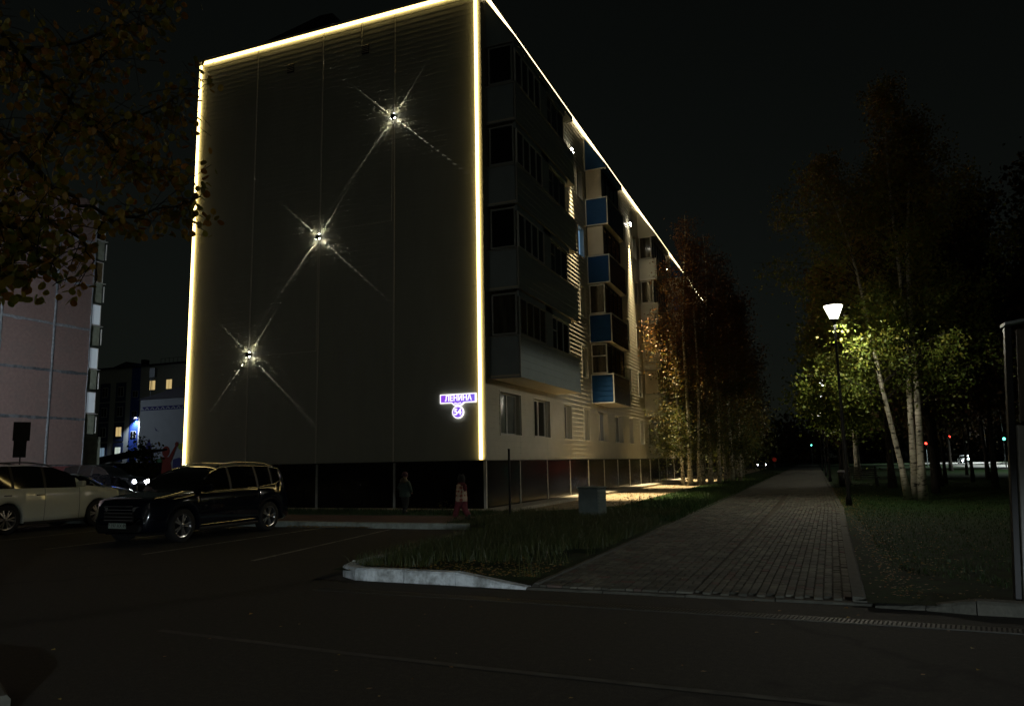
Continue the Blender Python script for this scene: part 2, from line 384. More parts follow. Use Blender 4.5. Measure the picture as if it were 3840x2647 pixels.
# ------------------------------------------------------------------ GROUND
MB().quad((-900, -300, -.03), (700, -300, -.03), (700, 1500, -.03), (-900, 1500, -.03)).build('ground', M['soil'])
struct(bpy.data.objects['ground'])
g = MB()
g.quad((-70, -14, 0), (60, -14, 0), (60, 9.5, 0), (-70, 9.5, 0))
struct(g.build('road', M['asphalt']))
g = MB(); g.quad((-110, 9.5, .001), (-7.0, 9.5, .001), (-7.0, 17.5, .001), (-110, 17.5, .001))
g.quad((-110, 17.5, .001), (-23.6, 17.5, .001), (-23.6, 80, .001), (-110, 80, .001))
struct(g.build('parking_lot', M['asphalt_lot']))
g = MB(); g.quad((-3.55, 9.62, .02), (.42, 9.62, .02), (.75, 26, .02), (.75, 220, .02), (-3.3, 220, .02), (-3.4, 26, .02))
path = struct(g.build('path', M['soil']))
# strip of asphalt between kerb line and grate is the road itself
# lawns
g = MB(); g.quad((.43, 9.35, .065), (60, 9.35, .08), (60, 420, .06), (.70, 420, .06), (.74, 26, .065)); struct(g.build('lawn', M['lawn_base']))
g = MB(); g.quad((-6.9, 9.9, .1), (-3.58, 9.72, .04), (-3.40, 26, .055), (-3.38, 220, .055), (-6.4, 220, .08), (-6.4, 26, .1), (-9.0, 21.8, .1), (-9.2, 17.7, .12), (-7.4, 17.6, .12))
struct(g.build('grass_verge', M['lawn_base']))
g = MB(); g.quad((-9.15, 21.9, .095), (-6.2, 21.9, .075), (-6.2, 120, .075), (-9.15, 120, .095)); struct(g.build('sandy_strip', M['sand']))
g = MB(); g.quad((-23.6, 20.0, .14), (-9.0, 20.0, .14), (-9.0, 22.0, .15), (-23.6, 22.0, .15)); struct(g.build('lawn', M['lawn_base']))
g = MB(); g.quad((-23.6, 17.66, .15), (-9.0, 17.66, .15), (-9.0, 19.9, .15), (-23.6, 19.9, .15)); struct(g.build('pavement', M['walk_red']))
MB().box(-23.6, -9.3, 19.9, 20.0, .05, .165).build('pavement_edging', M['grey_kerb'])['kind'] = 'structure'
# avenue on the far right
g = MB(); g.quad((17.5, 20, .09), (31, 20, .09), (31, 420, .09), (17.5, 420, .09)); struct(g.build('avenue', mat('asphalt_avenue', (.16, .16, .15), .5, bump=.3, bscale=60)))
# aprons
g = MB()
for i in range(22):
    y0 = 21.9+i*3.2; g.box(-9.94, -9.05+.0, y0+.01, y0+3.19, .03, .20-.002*(i % 3))
for i in range(5):
    x1 = -9.05-i*2.8; g.box(x1-2.79, x1, 21.9, 22.66, .03, .195+.002*(i % 2))
struct(g.build('concrete_apron', M['concrete']))

# parking bay lines
for i, (xa, ya, xb, yb) in enumerate([(-9.44, 11.1, -10.3, 17.3), (-12.37, 11.4, -12.45, 17.45), (-15.4, 11.6, -15.5, 17.4), (-18.5, 11.7, -18.6, 17.4)]):
    g = MB(); g.quad((xa-.05, ya, .006), (xa+.05, ya, .006), (xb+.05, yb, .006), (xb-.05, yb, .006))
    struct(g.build('bay_line', mat('worn_paint', (.22, .215, .18), .8, var=.5, scale=9, stain=.9, stain_col=(.05, .048, .042))))
g = MB()
pl = [(-6.42, 6.17), (-5.4, 6.08), (-4.05, 5.95), (-2.76, 5.87), (-1.2, 5.8), (1.5, 5.7)]
for (xa, ya), (xb, yb) in zip(pl[:-1], pl[1:]): g.quad((xa, ya-.045, .005), (xb, yb-.045, .005), (xb, yb+.045, .005), (xa, ya+.045, .005))
struct(g.build('road_line', mat('worn_line', (.06, .058, .045), .85, var=.6, scale=5, stain=1, stain_col=(.05, .048, .042))))

# ------------------------------------------------------------------ kerbs
def kerb_line(pts, mtl, name='kerb', hs=None, wd=.17, seglen=1.0, label=None):
    root = empty(name, (pts[0][0], pts[0][1], 0)); struct(root, label)
    P = [Vector((p[0], p[1], 0)) for p in pts]; hs = hs or [.15]*len(P)
    for (a, b, ha, hb) in zip(P[:-1], P[1:], hs[:-1], hs[1:]):
        L = (b-a).length; n = max(1, round(L/seglen)); d = (b-a)/L; nr = Vector((-d.y, d.x, 0))
        for i in range(n):
            t0, t1 = i/n, (i+1)/n; p = a+(b-a)*t0+d*.006; q = a+(b-a)*t1-d*.006
            h0 = ha+(hb-ha)*t0+random.uniform(-.004, .004); h1 = ha+(hb-ha)*t1+random.uniform(-.004, .004)
            mb = MB(); c = .028
            prof = lambda pt, h: [(pt+nr*0)+Vector((0, 0, -.05)), (pt+nr*0)+Vector((0, 0, h-c)), pt+nr*c+Vector((0, 0, h)), pt+nr*wd+Vector((0, 0, h)), pt+nr*wd+Vector((0, 0, -.05))]
            A = prof(p, h0); B = prof(q, h1); k = 5
            nsub = 6; rows = []
            for s_ in range(nsub+1):
                f = s_/nsub; row = []
                for ii in range(k):
                    v = A[ii].lerp(B[ii], f)
                    if ii in (1, 2): v = v + Vector((random.uniform(-.006, .006), random.uniform(-.006, .006), random.uniform(-.008, .003)))
                    row.append(v-root.location)
                rows.append(row)
            n0 = len(mb.v)
            for row in rows: mb.v += [tuple(v) for v in row]
            for s_ in range(nsub):
                for ii in range(k-1): mb.f.append((n0+s_*k+ii, n0+(s_+1)*k+ii, n0+(s_+1)*k+ii+1, n0+s_*k+ii+1))
            mb.f.append(tuple(n0+ii for ii in range(k))); mb.f.append(tuple(n0+nsub*k+ii for ii in range(k))[::-1])
            mb.build('kerb_stone', mtl, root)
    return root
kerb_line([(-7.05, 12.6), (-7.0, 10.55), (-6.85, 10.1), (-6.45, 9.82), (-4.75, 9.72), (-3.65, 9.55)], M['white_kerb'], hs=[.15, .15, .15, .15, .15, .02], label='white painted kerb round the corner of the grass island')
kerb_line([(-23.6, 17.5), (-8.2, 17.5)], M['green_kerb'], label='pale kerb along the parking bays')
kerb_line([(.5, 9.42), (1.0, 9.40), (1.45, 9.28), (9.5, 9.1), (30, 8.8)], M['grey_kerb'], hs=[.02, .05, .14, .14, .14], label='grey kerb right of the paved path')
kerb_line([(-3.65, 9.56), (.5, 9.5)], M['grey_kerb'], hs=[.022, .022], wd=.1, label='flush kerb across the mouth of the path')
kerb_line([(.44, 9.6), (.58, 18), (.76, 26), (.76, 80)], M['grey_kerb'], hs=[.085]*4, wd=.15, name='path_edging', label='concrete edging along the right side of the path')
kerb_line([(-3.4, 80), (-3.42, 26), (-3.6, 9.7)], M['grey_kerb'], hs=[.07]*3, wd=.09, name='path_edging', label='concrete edging along the left side of the path')
kerb_line([(-5.2, 3.75), (-5.75, 4.05), (-9, 4.3)], M['grey_kerb'], hs=[.15]*3, label='pale kerb at the lower left corner of the photo')

# ------------------------------------------------------------------ paving stones
def stone_v(x0, x1, y0, y1, z0, dz, c=.007):
    t = [random.uniform(-dz, dz) for _ in range(4)]; z = z0
    return [(x0, y0, z-.03), (x1, y0, z-.03), (x1, y1, z-.03), (x0, y1, z-.03),
            (x0+.001, y0+.001, z+t[0]-.004), (x1-.001, y0+.001, z+t[1]-.004), (x1-.001, y1-.001, z+t[2]-.004), (x0+.001, y1-.001, z+t[3]-.004),
            (x0+c, y0+c, z+t[0]), (x1-c, y0+c, z+t[1]), (x1-c, y1-c, z+t[2]), (x0+c, y1-c, z+t[3])]
SF = [(0, 1, 5, 4), (1, 2, 6, 5), (2, 3, 7, 6), (3, 0, 4, 7), (4, 5, 9, 8), (5, 6, 10, 9), (6, 7, 11, 10), (7, 4, 8, 11), (8, 9, 10, 11)]
stones = []
def edgeR(y): return .43+(.75-.43)*min(1, (y-9.6)/16.4)
def edgeL(y): return -3.5+.12*min(1, (y-9.6)/16.4)
cw = .105
x = .40
col = 0
while x > -1.45:
    y = 9.66+(col % 2)*.1+random.uniform(-.01, .01)
    while y < 36:
        sh = (.32)*min(1, (y-9.6)/16.4)
        stones.append((x-cw+.006+sh, x-.006+sh, y+.004, y+.206-.004)); y += .21
    x -= cw; col += 1
k = 0
x = -1.5
while x > -3.5:
    y = 9.66
    j = 0
    while y < 36:
        sh = .32*min(1, (y-9.6)/16.4)*(x+3.5)/3.9
        if (k+j) % 2 == 0:
            stones += [(x-.21+.006+sh, x-.006+sh, y+.004, y+.1), (x-.21+.006+sh, x-.006+sh, y+.109, y+.206)]
        else:
            stones += [(x-.21+.006+sh, x-.11+sh, y+.004, y+.206), (x-.10+sh, x-.006+sh, y+.004, y+.206)]
        y += .21; j += 1
    x -= .21; k += 1
stones.sort(key=lambda s: s[2])
proto = {}
for i, s in enumerate(stones[:300]):
    wx, wy = s[1]-s[0], s[3]-s[2]; key = (round(wx, 2), round(wy, 2), i % 4)
    if key not in proto:
        mb = MB(); mb.v = stone_v(-wx/2, wx/2, -wy/2, wy/2, 0, .005); mb.f = list(SF); proto[key] = mb.mesh('paving_stone', M['paver'])
    o = put('paving_stone', proto[key], path, ((s[0]+s[1])/2, (s[2]+s[3])/2, .046+random.uniform(-.003, .003)), (random.gauss(0, .006), random.gauss(0, .006), random.gauss(0, .012)))
mb = MB()
for s in stones[300:]:
    n = len(mb.v); mb.v += stone_v(*s, .046+random.uniform(-.004, .004), .004); mb.f += [tuple(n+i for i in f) for f in SF]
o = mb.build('paving_stones', M['paver'], path); o['kind'] = 'stuff'
g = MB(); g.quad((-3.3, 36.1, .044), (.72, 36.1, .044), (.72, 220, .04), (-3.3, 220, .04)); struct(g.build('path_far', M['paver']))

# ------------------------------------------------------------------ drain grate
GA = Vector((-6.4, 8.84, 0)); GB = Vector((12, 8.15, 0)); gd = (GB-GA).normalized(); gn = Vector((-gd.y, gd.x, 0))
gr = empty('drainage_grate', GA, math.atan2(gd.y, gd.x)); tag(gr, 'long slotted steel drain grate set in the road before the path', 'drain grate')
GL = (GB-GA).length
MB().box(0, GL, -.11, .11, .0015, .0055).build('channel', M['void'], gr)
MB().box(0, GL, -.115, -.10, 0, .010).box(0, GL, .10, .115, 0, .010).build('frame', M['steel'], gr)
barme = MB().box(-.011, .011, -.0995, .0995, .004, .0115).mesh('bar', M['steel'])
for i in range(255):
    put('bar', barme, gr, (2.2+i*.042, 0, 0), (0, 0, R(-8)))
mb = MB()
for i in range(52): mb.box(.02+i*.042-.010, .02+i*.042+.010, -.0995, .0995, .003, .0105)
for i in range(110): mb.box(13+i*.042-.011, 13+i*.042+.011, -.0995, .0995, .004, .0115)
o = mb.build('bars', M['steel'], gr); o['kind'] = 'stuff'

# ------------------------------------------------------------------ MAIN BUILDING
bld = empty('apartment_building', ((CX+XL)/2, 50, 0))
tag(bld, 'five storey clad apartment block outlined with glowing light strips', 'building')
inv = Matrix.Translation(-Vector(bld.location))
def bpart(mb, name, m, parent=None, **k):
    if parent is None: mb.xform(inv); return mb.build(name, m, bld, **k)
    mb.xform(inv); return mb.build(name, m, parent, **k)
# core volume behind the cladding
bpart(MB().box(XL+.05, CX-.30, CY+.30, YEND-.05, ZC, ZT-.02), 'core_wall', M['trim_grey'])
bpart(MB().box(XL+.08, CX-.08, CY+.08, YEND-.08, -.05, ZC-.003), 'plinth_core', M['plinth'])
# gable cladding, four fields
gx = [XL, -19.77, -16.62, -13.43, CX]
for a, b in zip(gx[:-1], gx[1:]):
    bpart(siding(MB(), 'y', CY, a+.02, b-.02, ZC, ZT-.12, lip=.010), 'cladding_panel', M['cladding_gable'])
    bpart(MB().box(a+.02, b-.02, CY+.01, CY+.29, ZC, ZT-.12), 'backing_panel', M['trim_grey'])
for xx in gx[1:-1]:
    bpart(MB().box(xx-.022, xx+.022, CY-.028, CY-.001, ZC, ZT-.10), 'seam_trim', M['trim'])
bpart(MB().box(CX-.02, CX+.035, CY-.035, CY+.05, ZC, ZT), 'corner_trim', M['trim'])
bpart(MB().box(XL-.03, XL+.02, CY-.035, CY+.05, ZC, ZT), 'corner_trim', M['trim'])
bpart(MB().box(XL-.06, CX+.06, CY-.10, CY+.4, ZT-.11, ZT), 'coping', M['trim'])
bpart(MB().box(XL-.02, CX+.02, CY-.05, CY+.02, ZC-.03, ZC), 'drip_edge', M['black_metal'])
bpart(MB().box(CX-.4, CX+.09, CY+.4, YEND, ZT-.11, ZT), 'coping', M['trim'])
# facade cladding with window openings
wins = []   # y0,y1,z0,z1,kind
base = [(23.97, 25.97, 'grey'), (27.37, 29.27, 'dark'), (31.23, 32.25, 'open'), (34.26, 35.18, 'open'), (36.75, 38.69, 'pale'), (40.18, 42.05, 'grey'), (43.74, 44.67, 'open'), (46.76, 47.69, 'open')]
for per in range(3):
    for y0, y1, kd in base:
        yy0, yy1 = y0+per*25.2, y1+per*25.2
        if yy1 > YEND-1: continue
        wins.append((yy0, yy1, 2.63, 4.10, kd))
        if kd == 'open':
            for fl in range(1, 5):
                wins.append((yy0, yy1, 2.63+3*fl, 4.10+3*fl, kd))
        if kd in ('grey',) and 36 < y0:
            for fl in range(1, 5): wins.append((yy0, yy1, 2.63+3*fl, 4.10+3*fl, 'dark'))
fy = [CY, 25.88, 28.92, 31.98, 34.9, 37.8, 40.7, 43.55, 46.5]
while fy[-1] < YEND-3: fy.append(fy[-1]+3.0)
fy.append(YEND)
for a, b in zip(fy[:-1], fy[1:]):
    holes = [(w_[0], w_[1], w_[2], w_[3]) for w_ in wins if w_[1] > a and w_[0] < b]
    bpart(siding(MB(), 'x', CX, a+.012, b-.012, ZC, ZT-.12, holes=holes), 'cladding_panel', M['cladding'])
    bpart(MB().box(CX-.012, CX+.004, b-.02, b+.02, ZC, ZT-.12), 'seam_trim', M['trim_grey'])
bpart(MB().box(CX-.02, CX+.03, CY, YEND, ZC-.03, ZC), 'drip_edge', M['black_metal'])
# plinth panels with light posts
for i, (a, b) in enumerate(zip(fy[:-1], fy[1:])):
    bpart(siding(MB(), 'x', CX-.05, a+.03, b-.03, BZ-.1, ZC-.035, pitch=.24, lip=.012), 'plinth_panel', M['plinth'])
    bpart(MB().box(CX-.06, CX-.02, b-.022, b+.022, BZ, ZC-.03), 'plinth_post', M['trim'])
px = [XL, -19.77, -16.58, -13.4, CX]
for a, b in zip(px[:-1], px[1:]):
    bpart(siding(MB(), 'y', CY+.05, a+.03, b-.03, BZ-.1, ZC-.035, pitch=.24, lip=.006), 'plinth_panel', M['plinth'])
    if b < CX: bpart(MB().box(b-.04, b+.04, CY+.01, CY+.06, BZ, ZC-.04), 'plinth_post', M['trim_grey'])
bpart(MB().box(CX-.075, CX+.01, CY-.03, CY+.06, BZ, ZC-.03), 'plinth_post', M['trim'])
# windows
def add_window(y0, y1, z0, z1, kd, depth=.24):
    mb = MB(); t = .045
    # proud outer trim
    for (a, b, c, d) in ((y0-t, y0, z0-t, z1+t), (y1, y1+t, z0-t, z1+t), (y0, y1, z1, z1+t), (y0, y1, z0-t, z0)):
        mb.box(CX-.01, CX+.026, a, b, c, d)
    # reveals
    mb.quad((CX, y0, z0), (CX-depth, y0, z0), (CX-depth, y0, z1), (CX, y0, z1))
    mb.quad((CX, y1, z0), (CX-depth, y1, z0), (CX-depth, y1, z1), (CX, y1, z1))
    mb.quad((CX, y0, z1), (CX-depth, y0, z1), (CX-depth, y1, z1), (CX, y1, z1))
    mb.quad((CX, y0, z0+.01), (CX-depth, y0, z0+.01), (CX-depth, y1, z0+.01), (CX, y1, z0+.01))
    rv = bpart(mb, 'window', M['trim'])
    f = MB(); w_ = .055; xb = CX-depth
    for (a, b, c, d) in ((y0, y0+w_, z0, z1), (y1-w_, y1, z0, z1), (y0+w_, y1-w_, z0, z0+w_), (y0+w_, y1-w_, z1-w_, z1)):
        f.box(xb-.02, xb+.04, a, b, c, d)
    if y1-y0 > 1.3:
        ym = y0+(y1-y0)*.55; f.box(xb-.02, xb+.045, ym-.035, ym+.035, z0+w_, z1-w_)
    f.xform(inv); f.build('window_frame', M['white_pvc'], rv)
    gm = {'dark': M['glass'], 'grey': M['glass_grey'], 'open': M['glass'], 'pale': M['glass_pale']}[kd]
    p = MB(); p.quad((xb, y0+w_, z0+w_), (xb, y1-w_, z0+w_), (xb, y1-w_, z1-w_), (xb, y0+w_, z1-w_)); p.xform(inv); p.build('pane', gm, rv)
M['glass_pale'] = mat('glass_pale', (.26, .30, .38), .2, var=.15, scale=3, stretch=(1, 1, .1))
for w_ in wins: add_window(*w_)
# glowing sheet put in for the bluish reflection on one window reveal
p = MB(); p.box(CX-.20, CX-.16, 34.34, 35.10, 11.72, 13.02)
p.xform(inv); p.build('reveal_glow', emis('reveal_glow_blue', (.32, .62, 1.0), .35), bld)

# LED strips
bpart(MB().box(CX-.20, CX-.10, CY-.085, CY-.04, ZC+.02, ZT-.16), 'light_strip', M['led'])
bpart(MB().box(XL+.0, XL+.10, CY-.085, CY-.04, ZC+.02, ZT-.26), 'light_strip', M['led'])
bpart(MB().box(XL+.15, CX-.2, CY-.085, CY-.04, ZT-.225, ZT-.125), 'light_strip', M['led'])
bpart(MB().box(CX+.05, CX+.10, CY+.15, YEND, ZT-.24, ZT-.13), 'light_strip', M['led_cool'])
# conduits on the gable
for pts in ([(-13.52, 14.1), (-13.52, 10.33), (-16.4, 10.33)], [(-16.68, 9.9), (-16.68, 5.82), (-19.5, 5.82)]):
    for a, b in zip(pts[:-1], pts[1:]):
        bpart(MB().tube([(a[0], CY-.03, a[1]), (b[0], CY-.03, b[1])], .011, 5), 'conduit', M['trim'])
bpart(MB().box(-14.88, -14.85, CY-.04, CY-.01, 17.35, ZT-.12), 'conduit', M['trim'])
# gable air vents
for vx, vz in ((-18.14, 17.22), (-14.7, 17.22)):
    v = bpart(MB().box(vx-.16, vx+.16, CY-.03, CY-.002, vz-.19, vz+.19), 'air_vent', M['black_metal'])
    mb = MB()
    for i in range(5):
        z = vz+.15-i*.07; mb.prism([(vx-.15, CY-.045, z), (vx-.15, CY-.031, z+.03), (vx-.15, CY-.031, z+.022), (vx-.15, CY-.05, z-.008)], (.30, 0, 0))
    mb.xform(inv); mb.build('slats', M['trim'], v)
# roof housing
v = bpart(siding(MB().box(-20.6, -17.6, 24.6, 26.8, ZT-.2, 19.75), 'y', 24.58, -20.6, -17.6, ZT-.1, 19.75), 'roof_housing', M['far_wall'])
mb = MB(); mb.prism([(-20.9, 24.2, 19.76), (-17.9, 24.2, 20.3), (-17.3, 24.2, 20.25), (-16.9, 24.2, 19.7), (-17.1, 24.2, 19.6), (-17.6, 24.2, 19.95), (-18.4, 24.2, 19.98), (-20.8, 24.2, 19.6)], (0, 2.8, 0))
mb.xform(inv); mb.build('roof_cap', M['black_metal'], v)
# roof deck
bpart(MB().box(XL+.1, CX-.35, CY+.35, YEND-.1, ZT-.3, ZT-.22), 'roof_deck', M['dark_roof'])

# ---- balconies
XF = -8.83
def frame_rect_y(mb, y, x0, x1, z0, z1, t=.05, d=.06):      # frame in plane y=const, facing -Y
    for a, b, c, e in ((x0, x0+t, z0, z1), (x1-t, x1, z0, z1), (x0+t, x1-t, z0, z0+t), (x0+t, x1-t, z1-t, z1)): mb.box(a, b, y-d/2, y+d/2, c, e)
def frame_rect_x(mb, xx, y0, y1, z0, z1, t=.05, d=.06, mull=()):
    for a, b, c, e in ((y0, y0+t, z0, z1), (y1-t, y1, z0, z1), (y0+t, y1-t, z0, z0+t), (y0+t, y1-t, z1-t, z1)): mb.box(xx-d/2, xx+d/2, a, b, c, e)
    for m_ in mull: mb.box(xx-d/2, xx+d/2, m_-t/2, m_+t/2, z0+t, z1-t)
def balcony(y0, y1, fl, style):
    zb = 4.45+3*fl; zp = zb+1.42; zt = zb+2.95
    slab = bpart(MB().box(CX+.02, XF, y0, y1, zb, zb+.10), 'balcony', M['beige_panel'])
    def sub(mb, name, m): mb.xform(inv); return mb.build(name, m, slab)
    side_m = {'grey': M['grey_panel'], 'blue': M['blue_panel'], 'pale': M['pale_panel']}[style]
    front_m = {'grey': M['grey_panel'], 'blue': M['navy_panel'], 'pale': M['pale_panel']}[style]
    # front parapet in panels
    ys = [y0+.03]
    while ys[-1]+2.4 < y1: ys.append(ys[-1]+2.35)
    ys.append(y1-.03)
    for a, b in zip(ys[:-1], ys[1:]):
        m = MB(); siding(m, 'x', XF, a+.01, b-.01, zb, zp-.02, pitch=.24, lip=.012); m.box(XF-.06, XF-.001, a+.01, b-.01, zb+.1, zp-.02); sub(m, 'parapet_panel', front_m)
    # side parapets
    if style == 'grey': m = MB().box(CX+.03, XF-.07, y0-.0, y0+.05, zb+.1, zp-.02)
    else:
        m = MB(); siding(m, 'y', y0, CX+.05, XF-.04, zb+.03, zp-.03, pitch=.24, lip=.010); m.box(CX+.05, XF-.07, y0+.002, y0+.05, zb+.03, zp-.03)
    sub(m, 'side_panel', side_m)
    sub(MB().box(CX+.03, XF-.07, y1-.05, y1, zb+.1, zp-.02), 'side_panel', front_m)
    # white frame around side panel + top rail
    m = MB(); frame_rect_y(m, y0-.008, CX+.0, XF+.03, zb-.02, zp, t=.05, d=.05); sub(m, 'panel_frame', M['white_pvc'] if style != 'grey' else M['trim_grey'])
    sub(MB().box(XF-.05, XF+.03, y0+.02, y1, zp-.02, zp+.03), 'top_rail', M['trim_grey'])
    xi = XF-.27 if style != 'grey' else XF-.03
    z0, z1 = zp+.03, zt-.02
    if style == 'grey':
        g1 = (y0+.10, 25.85); g2 = (26.65, 29.0)
        # side glazing
        m = MB(); frame_rect_y(m, y0+.03, CX+.12, XF-.08, z0, z1-.06, t=.06); sub(m, 'window_frame', M['trim_grey'])
        sub(MB().quad((CX+.18, y0+.03, z0+.06), (XF-.14, y0+.03, z0+.06), (XF-.14, y0+.03, z1-.12), (CX+.18, y0+.03, z1-.12)), 'pane', M['glass_curtain'] if fl in (0,) else M['glass'])
        m = MB(); n = 4; mull = [g1[0]+(g1[1]-g1[0])*i/n for i in range(1, n)]; frame_rect_x(m, xi, g1[0], g1[1], z0, z1-.2, t=.055, mull=mull); sub(m, 'window_frame', M['white_pvc'] if fl != 0 else M['trim_grey'])
        sub(MB().quad((xi, g1[0]+.05, z0+.05), (xi, g1[1]-.05, z0+.05), (xi, g1[1]-.05, z1-.25), (xi, g1[0]+.05, z1-.25)), 'pane', M['glass'] if fl else M['glass_curtain'])
        m = MB(); m.box(XF-.10, XF-.012, g1[1], g2[0], z0, z1); m.box(XF-.10, XF-.012, y0+.02, g2[1], z1-.2, z1); sub(m, 'pier', M['grey_panel'])
        m = MB(); mull = [g2[0]+(g2[1]-g2[0])*i/3 for i in (1, 2)]; frame_rect_x(m, xi-.1, g2[0], g2[1], z0, z1-.2, t=.06, mull=mull); m.box(xi-.13, xi-.07, g2[0]+.06, g2[0]+.8, z1-.75, z1-.70); sub(m, 'window_frame', M['white_pvc'] if fl == 0 else M['trim_grey'])
        sub(MB().quad((xi-.1, g2[0]+.05, z0+.05), (xi-.1, g2[1]-.05, z0+.05), (xi-.1, g2[1]-.05, z1-.25), (xi-.1, g2[0]+.05, z1-.25)), 'pane', M['glass'])
    else:
        solid = (style == 'blue' and fl >= 2) or (style == 'pale' and fl in (1, 0))
        if solid:
            sub(MB().box(CX+.06, xi, y0+.01, y0+.05, z0+.0, z1), 'side_panel', M['beige_panel'])
        else:
            m = MB(); frame_rect_y(m, y0+.02, CX+.06, xi, z0, z1, t=.055)
            if fl == 0: m.box(CX+.115, xi-.055, y0+.0, y0+.05, z0+.85, z0+.90)
            sub(m, 'window_frame', M['white_pvc'])
            sub(MB().quad((CX+.1, y0+.03, z0+.05), (xi-.05, y0+.03, z0+.05), (xi-.05, y0+.03, z1-.05), (CX+.1, y0+.03, z1-.05)), 'pane', M['glass_curtain'])
        n = max(3, round((y1-y0)/.9)); mull = [y0+.03+(y1-y0-.06)*i/n for i in range(1, n)]
        m = MB(); frame_rect_x(m, xi, y0+.06, y1, z0, z1, t=.045, mull=mull); sub(m, 'window_frame', M['black_metal'] if style == 'blue' else M['white_pvc'])
        sub(MB().quad((xi, y0+.08, z0+.04), (xi, y1-.04, z0+.04), (xi, y1-.04, z1-.04), (xi, y0+.08, z1-.04)), 'pane', M['glass'])
    return slab
def canopy(y0, y1, style):
    zb = 16.40; m = MB(); a = (CX+.03, 18.25); b = (XF+.02, zb+.22); c = (XF+.02, zb); d = (CX+.03, zb)
    cp = bpart(m.prism([(a[0], y0+.02, a[1]), (b[0], y0+.02, b[1]), (c[0], y0+.02, c[1]), (d[0], y0+.02, d[1])], (0, y1-y0-.04, 0)), 'balcony_canopy', M['blue_panel'] if style == 'blue' else (M['grey_panel'] if style == 'grey' else M['pale_panel']))
    f = MB(); t = .05
    f.box(CX+.0, XF+.04, y0-.03, y0+.015, zb-.04, zb+.01); f.box(CX+.0, CX+.06, y0-.03, y0+.015, zb+.01, 18.2)
    f.prism([(CX+.06, y0-.03, 18.22), (XF+.04, y0-.03, zb+.18), (XF+.04, y0-.03, zb+.12), (CX+.06, y0-.03, 18.12)], (0, .045, 0))
    f.xform(inv); f.build('canopy_frame', M['white_pvc'] if style != 'grey' else M['trim_grey'], cp)
stacks = [(23.08, 30.1, 'grey'), (35.75, 39.3, 'blue'), (48.55, 53.9, 'pale'), (60.95, 64.5, 'blue'), (73.5, 79.0, 'pale')]
for y0, y1, st in stacks:
    for fl in range(4): balcony(y0, y1, fl, st)
    canopy(y0, y1, st)

# ---- gable cross lamps
BEAM = (1.0, .90, .72)
for i, (lx, lz, lb) in enumerate([(-13.45, 14.26, 'highest'), (-16.65, 10.12, 'middle'), (-19.74, 5.89, 'lowest')]):
    L = empty('wall_lamp', (lx, CY-.02, lz)); tag(L, lb+' of the three cross beam lamps on the gable wall', 'wall lamp', 'cross beam lamps on the gable')
    b = MB(); b.box(-.07, .07, -.13, 0, -.07, .07); b.xform(Matrix.Rotation(R(7), 4, 'Y')); b.build('lamp_body', M['black_metal'], L, bevel=.01)
    for k, an in enumerate((54, 138, 229, 318)):
        dx, dz = math.cos(R(an)), math.sin(R(an))
        h = MB(); h.tube([(dx*.06, -.085, dz*.06), (dx*.115, -.085, dz*.115)], .035, 10); h.build('lamp_head', M['black_metal'], L)
        h = MB(); h.tube([(dx*.116, -.085, dz*.116), (dx*.119, -.085, dz*.119)], .028, 10); h.build('lens', M['beam_lens'], L)
        s0 = (dx*.13, -.085, dz*.13)
        fan('beam_light', L, s0, (dx, .06, dz), (0, -1, 0), BEAM_P, 50, .030, BEAM, .003)
        spot('beam_spill', L, s0, (s0[0]+dx*4, .6, s0[2]+dz*4), 4.0, 95, 1, (1, .85, .55), .01)
# ---- facade down lights
for yy in (33.25, 45.70, 58.4):
    L = empty('facade_lamp', (CX, yy, 16.5)); lb = {33.25: 'nearest', 45.7: 'middle', 58.4: 'farthest'}[yy]
    tag(L, lb+' down light high on the long facade between balcony stacks', 'wall lamp', 'down lights on the long facade')
    b = MB(); b.box(.0, .12, -.04, .04, -.04, .04); b.build('bracket', M['black_metal'], L)
    b = MB(); b.lathe([(.055, -.12), (.06, -.08), (.06, .08), (.055, .12)], 12, .17, 0); b.build('lamp_body', M['steel'], L)
    b = MB(); b.lathe([(.05, -.135), (.05, -.122)], 12, .17, 0); b.build('lens', M['beam_lens'], L)
    b = MB(); b.tube([(.17, -.25, -.02), (.17, -.12, -.02)], .045, 8); b.build('side_lens', M['beam_lens'], L)
    spot('down_light', L, (.22, 0, -.16), (2.1 if yy != 45.70 else 1.35, 0, -16), FLOOD_P, 29, .9, (1, .80, .48), .03)
    spot('spill_light', L, (.25, 0, -.16), (.9, 0, -3), 75, 150, 1, (1, .85, .58), .05)

# ---- address sign
S = empty('address_sign', (-10.92, CY-.03, 3.80)); tag(S, 'glowing violet street name sign with round house number below', 'sign')
outer = [(-.67, .16), (.67, .16), (.67, -.15), (.25, -.15), (.14, -.235), (0, -.265), (-.14, -.235), (-.25, -.15), (-.67, -.15)]
MB().prism([(x_, -.05, z_) for x_, z_ in outer], (0, .045, 0)).build('sign_box', M['sign_white'], S, bevel=.01)
inn = [(-.625, .125), (.625, .125), (.625, -.115), (.22, -.115), (.11, -.195), (0, -.22), (-.11, -.195), (-.22, -.115), (-.625, -.115)]
MB().prism([(x_, -.056, z_) for x_, z_ in inn], (0, .004, 0)).build('sign_face', M['sign_violet'], S)
tm = text_mesh('ЛЕНИНА', .265, M['sign_white'], bold=.007); put('lettering', tm, S, (0.02, -.062, .01), (R(90), 0, 0), scale=(.88, 1, 1))
MB().prism([(-.12, -.060, -.125), (0, -.060, -.150), (.12, -.060, -.125), (.12, -.060, -.165), (0, -.060, -.205), (-.12, -.060, -.165)], (0, .003, 0)).build('small_plate', M['sign_white'], S)
tm = text_mesh('улица', .05, M['sign_violet']); put('lettering', tm, S, (0, -.066, -.165), (R(90), 0, 0))
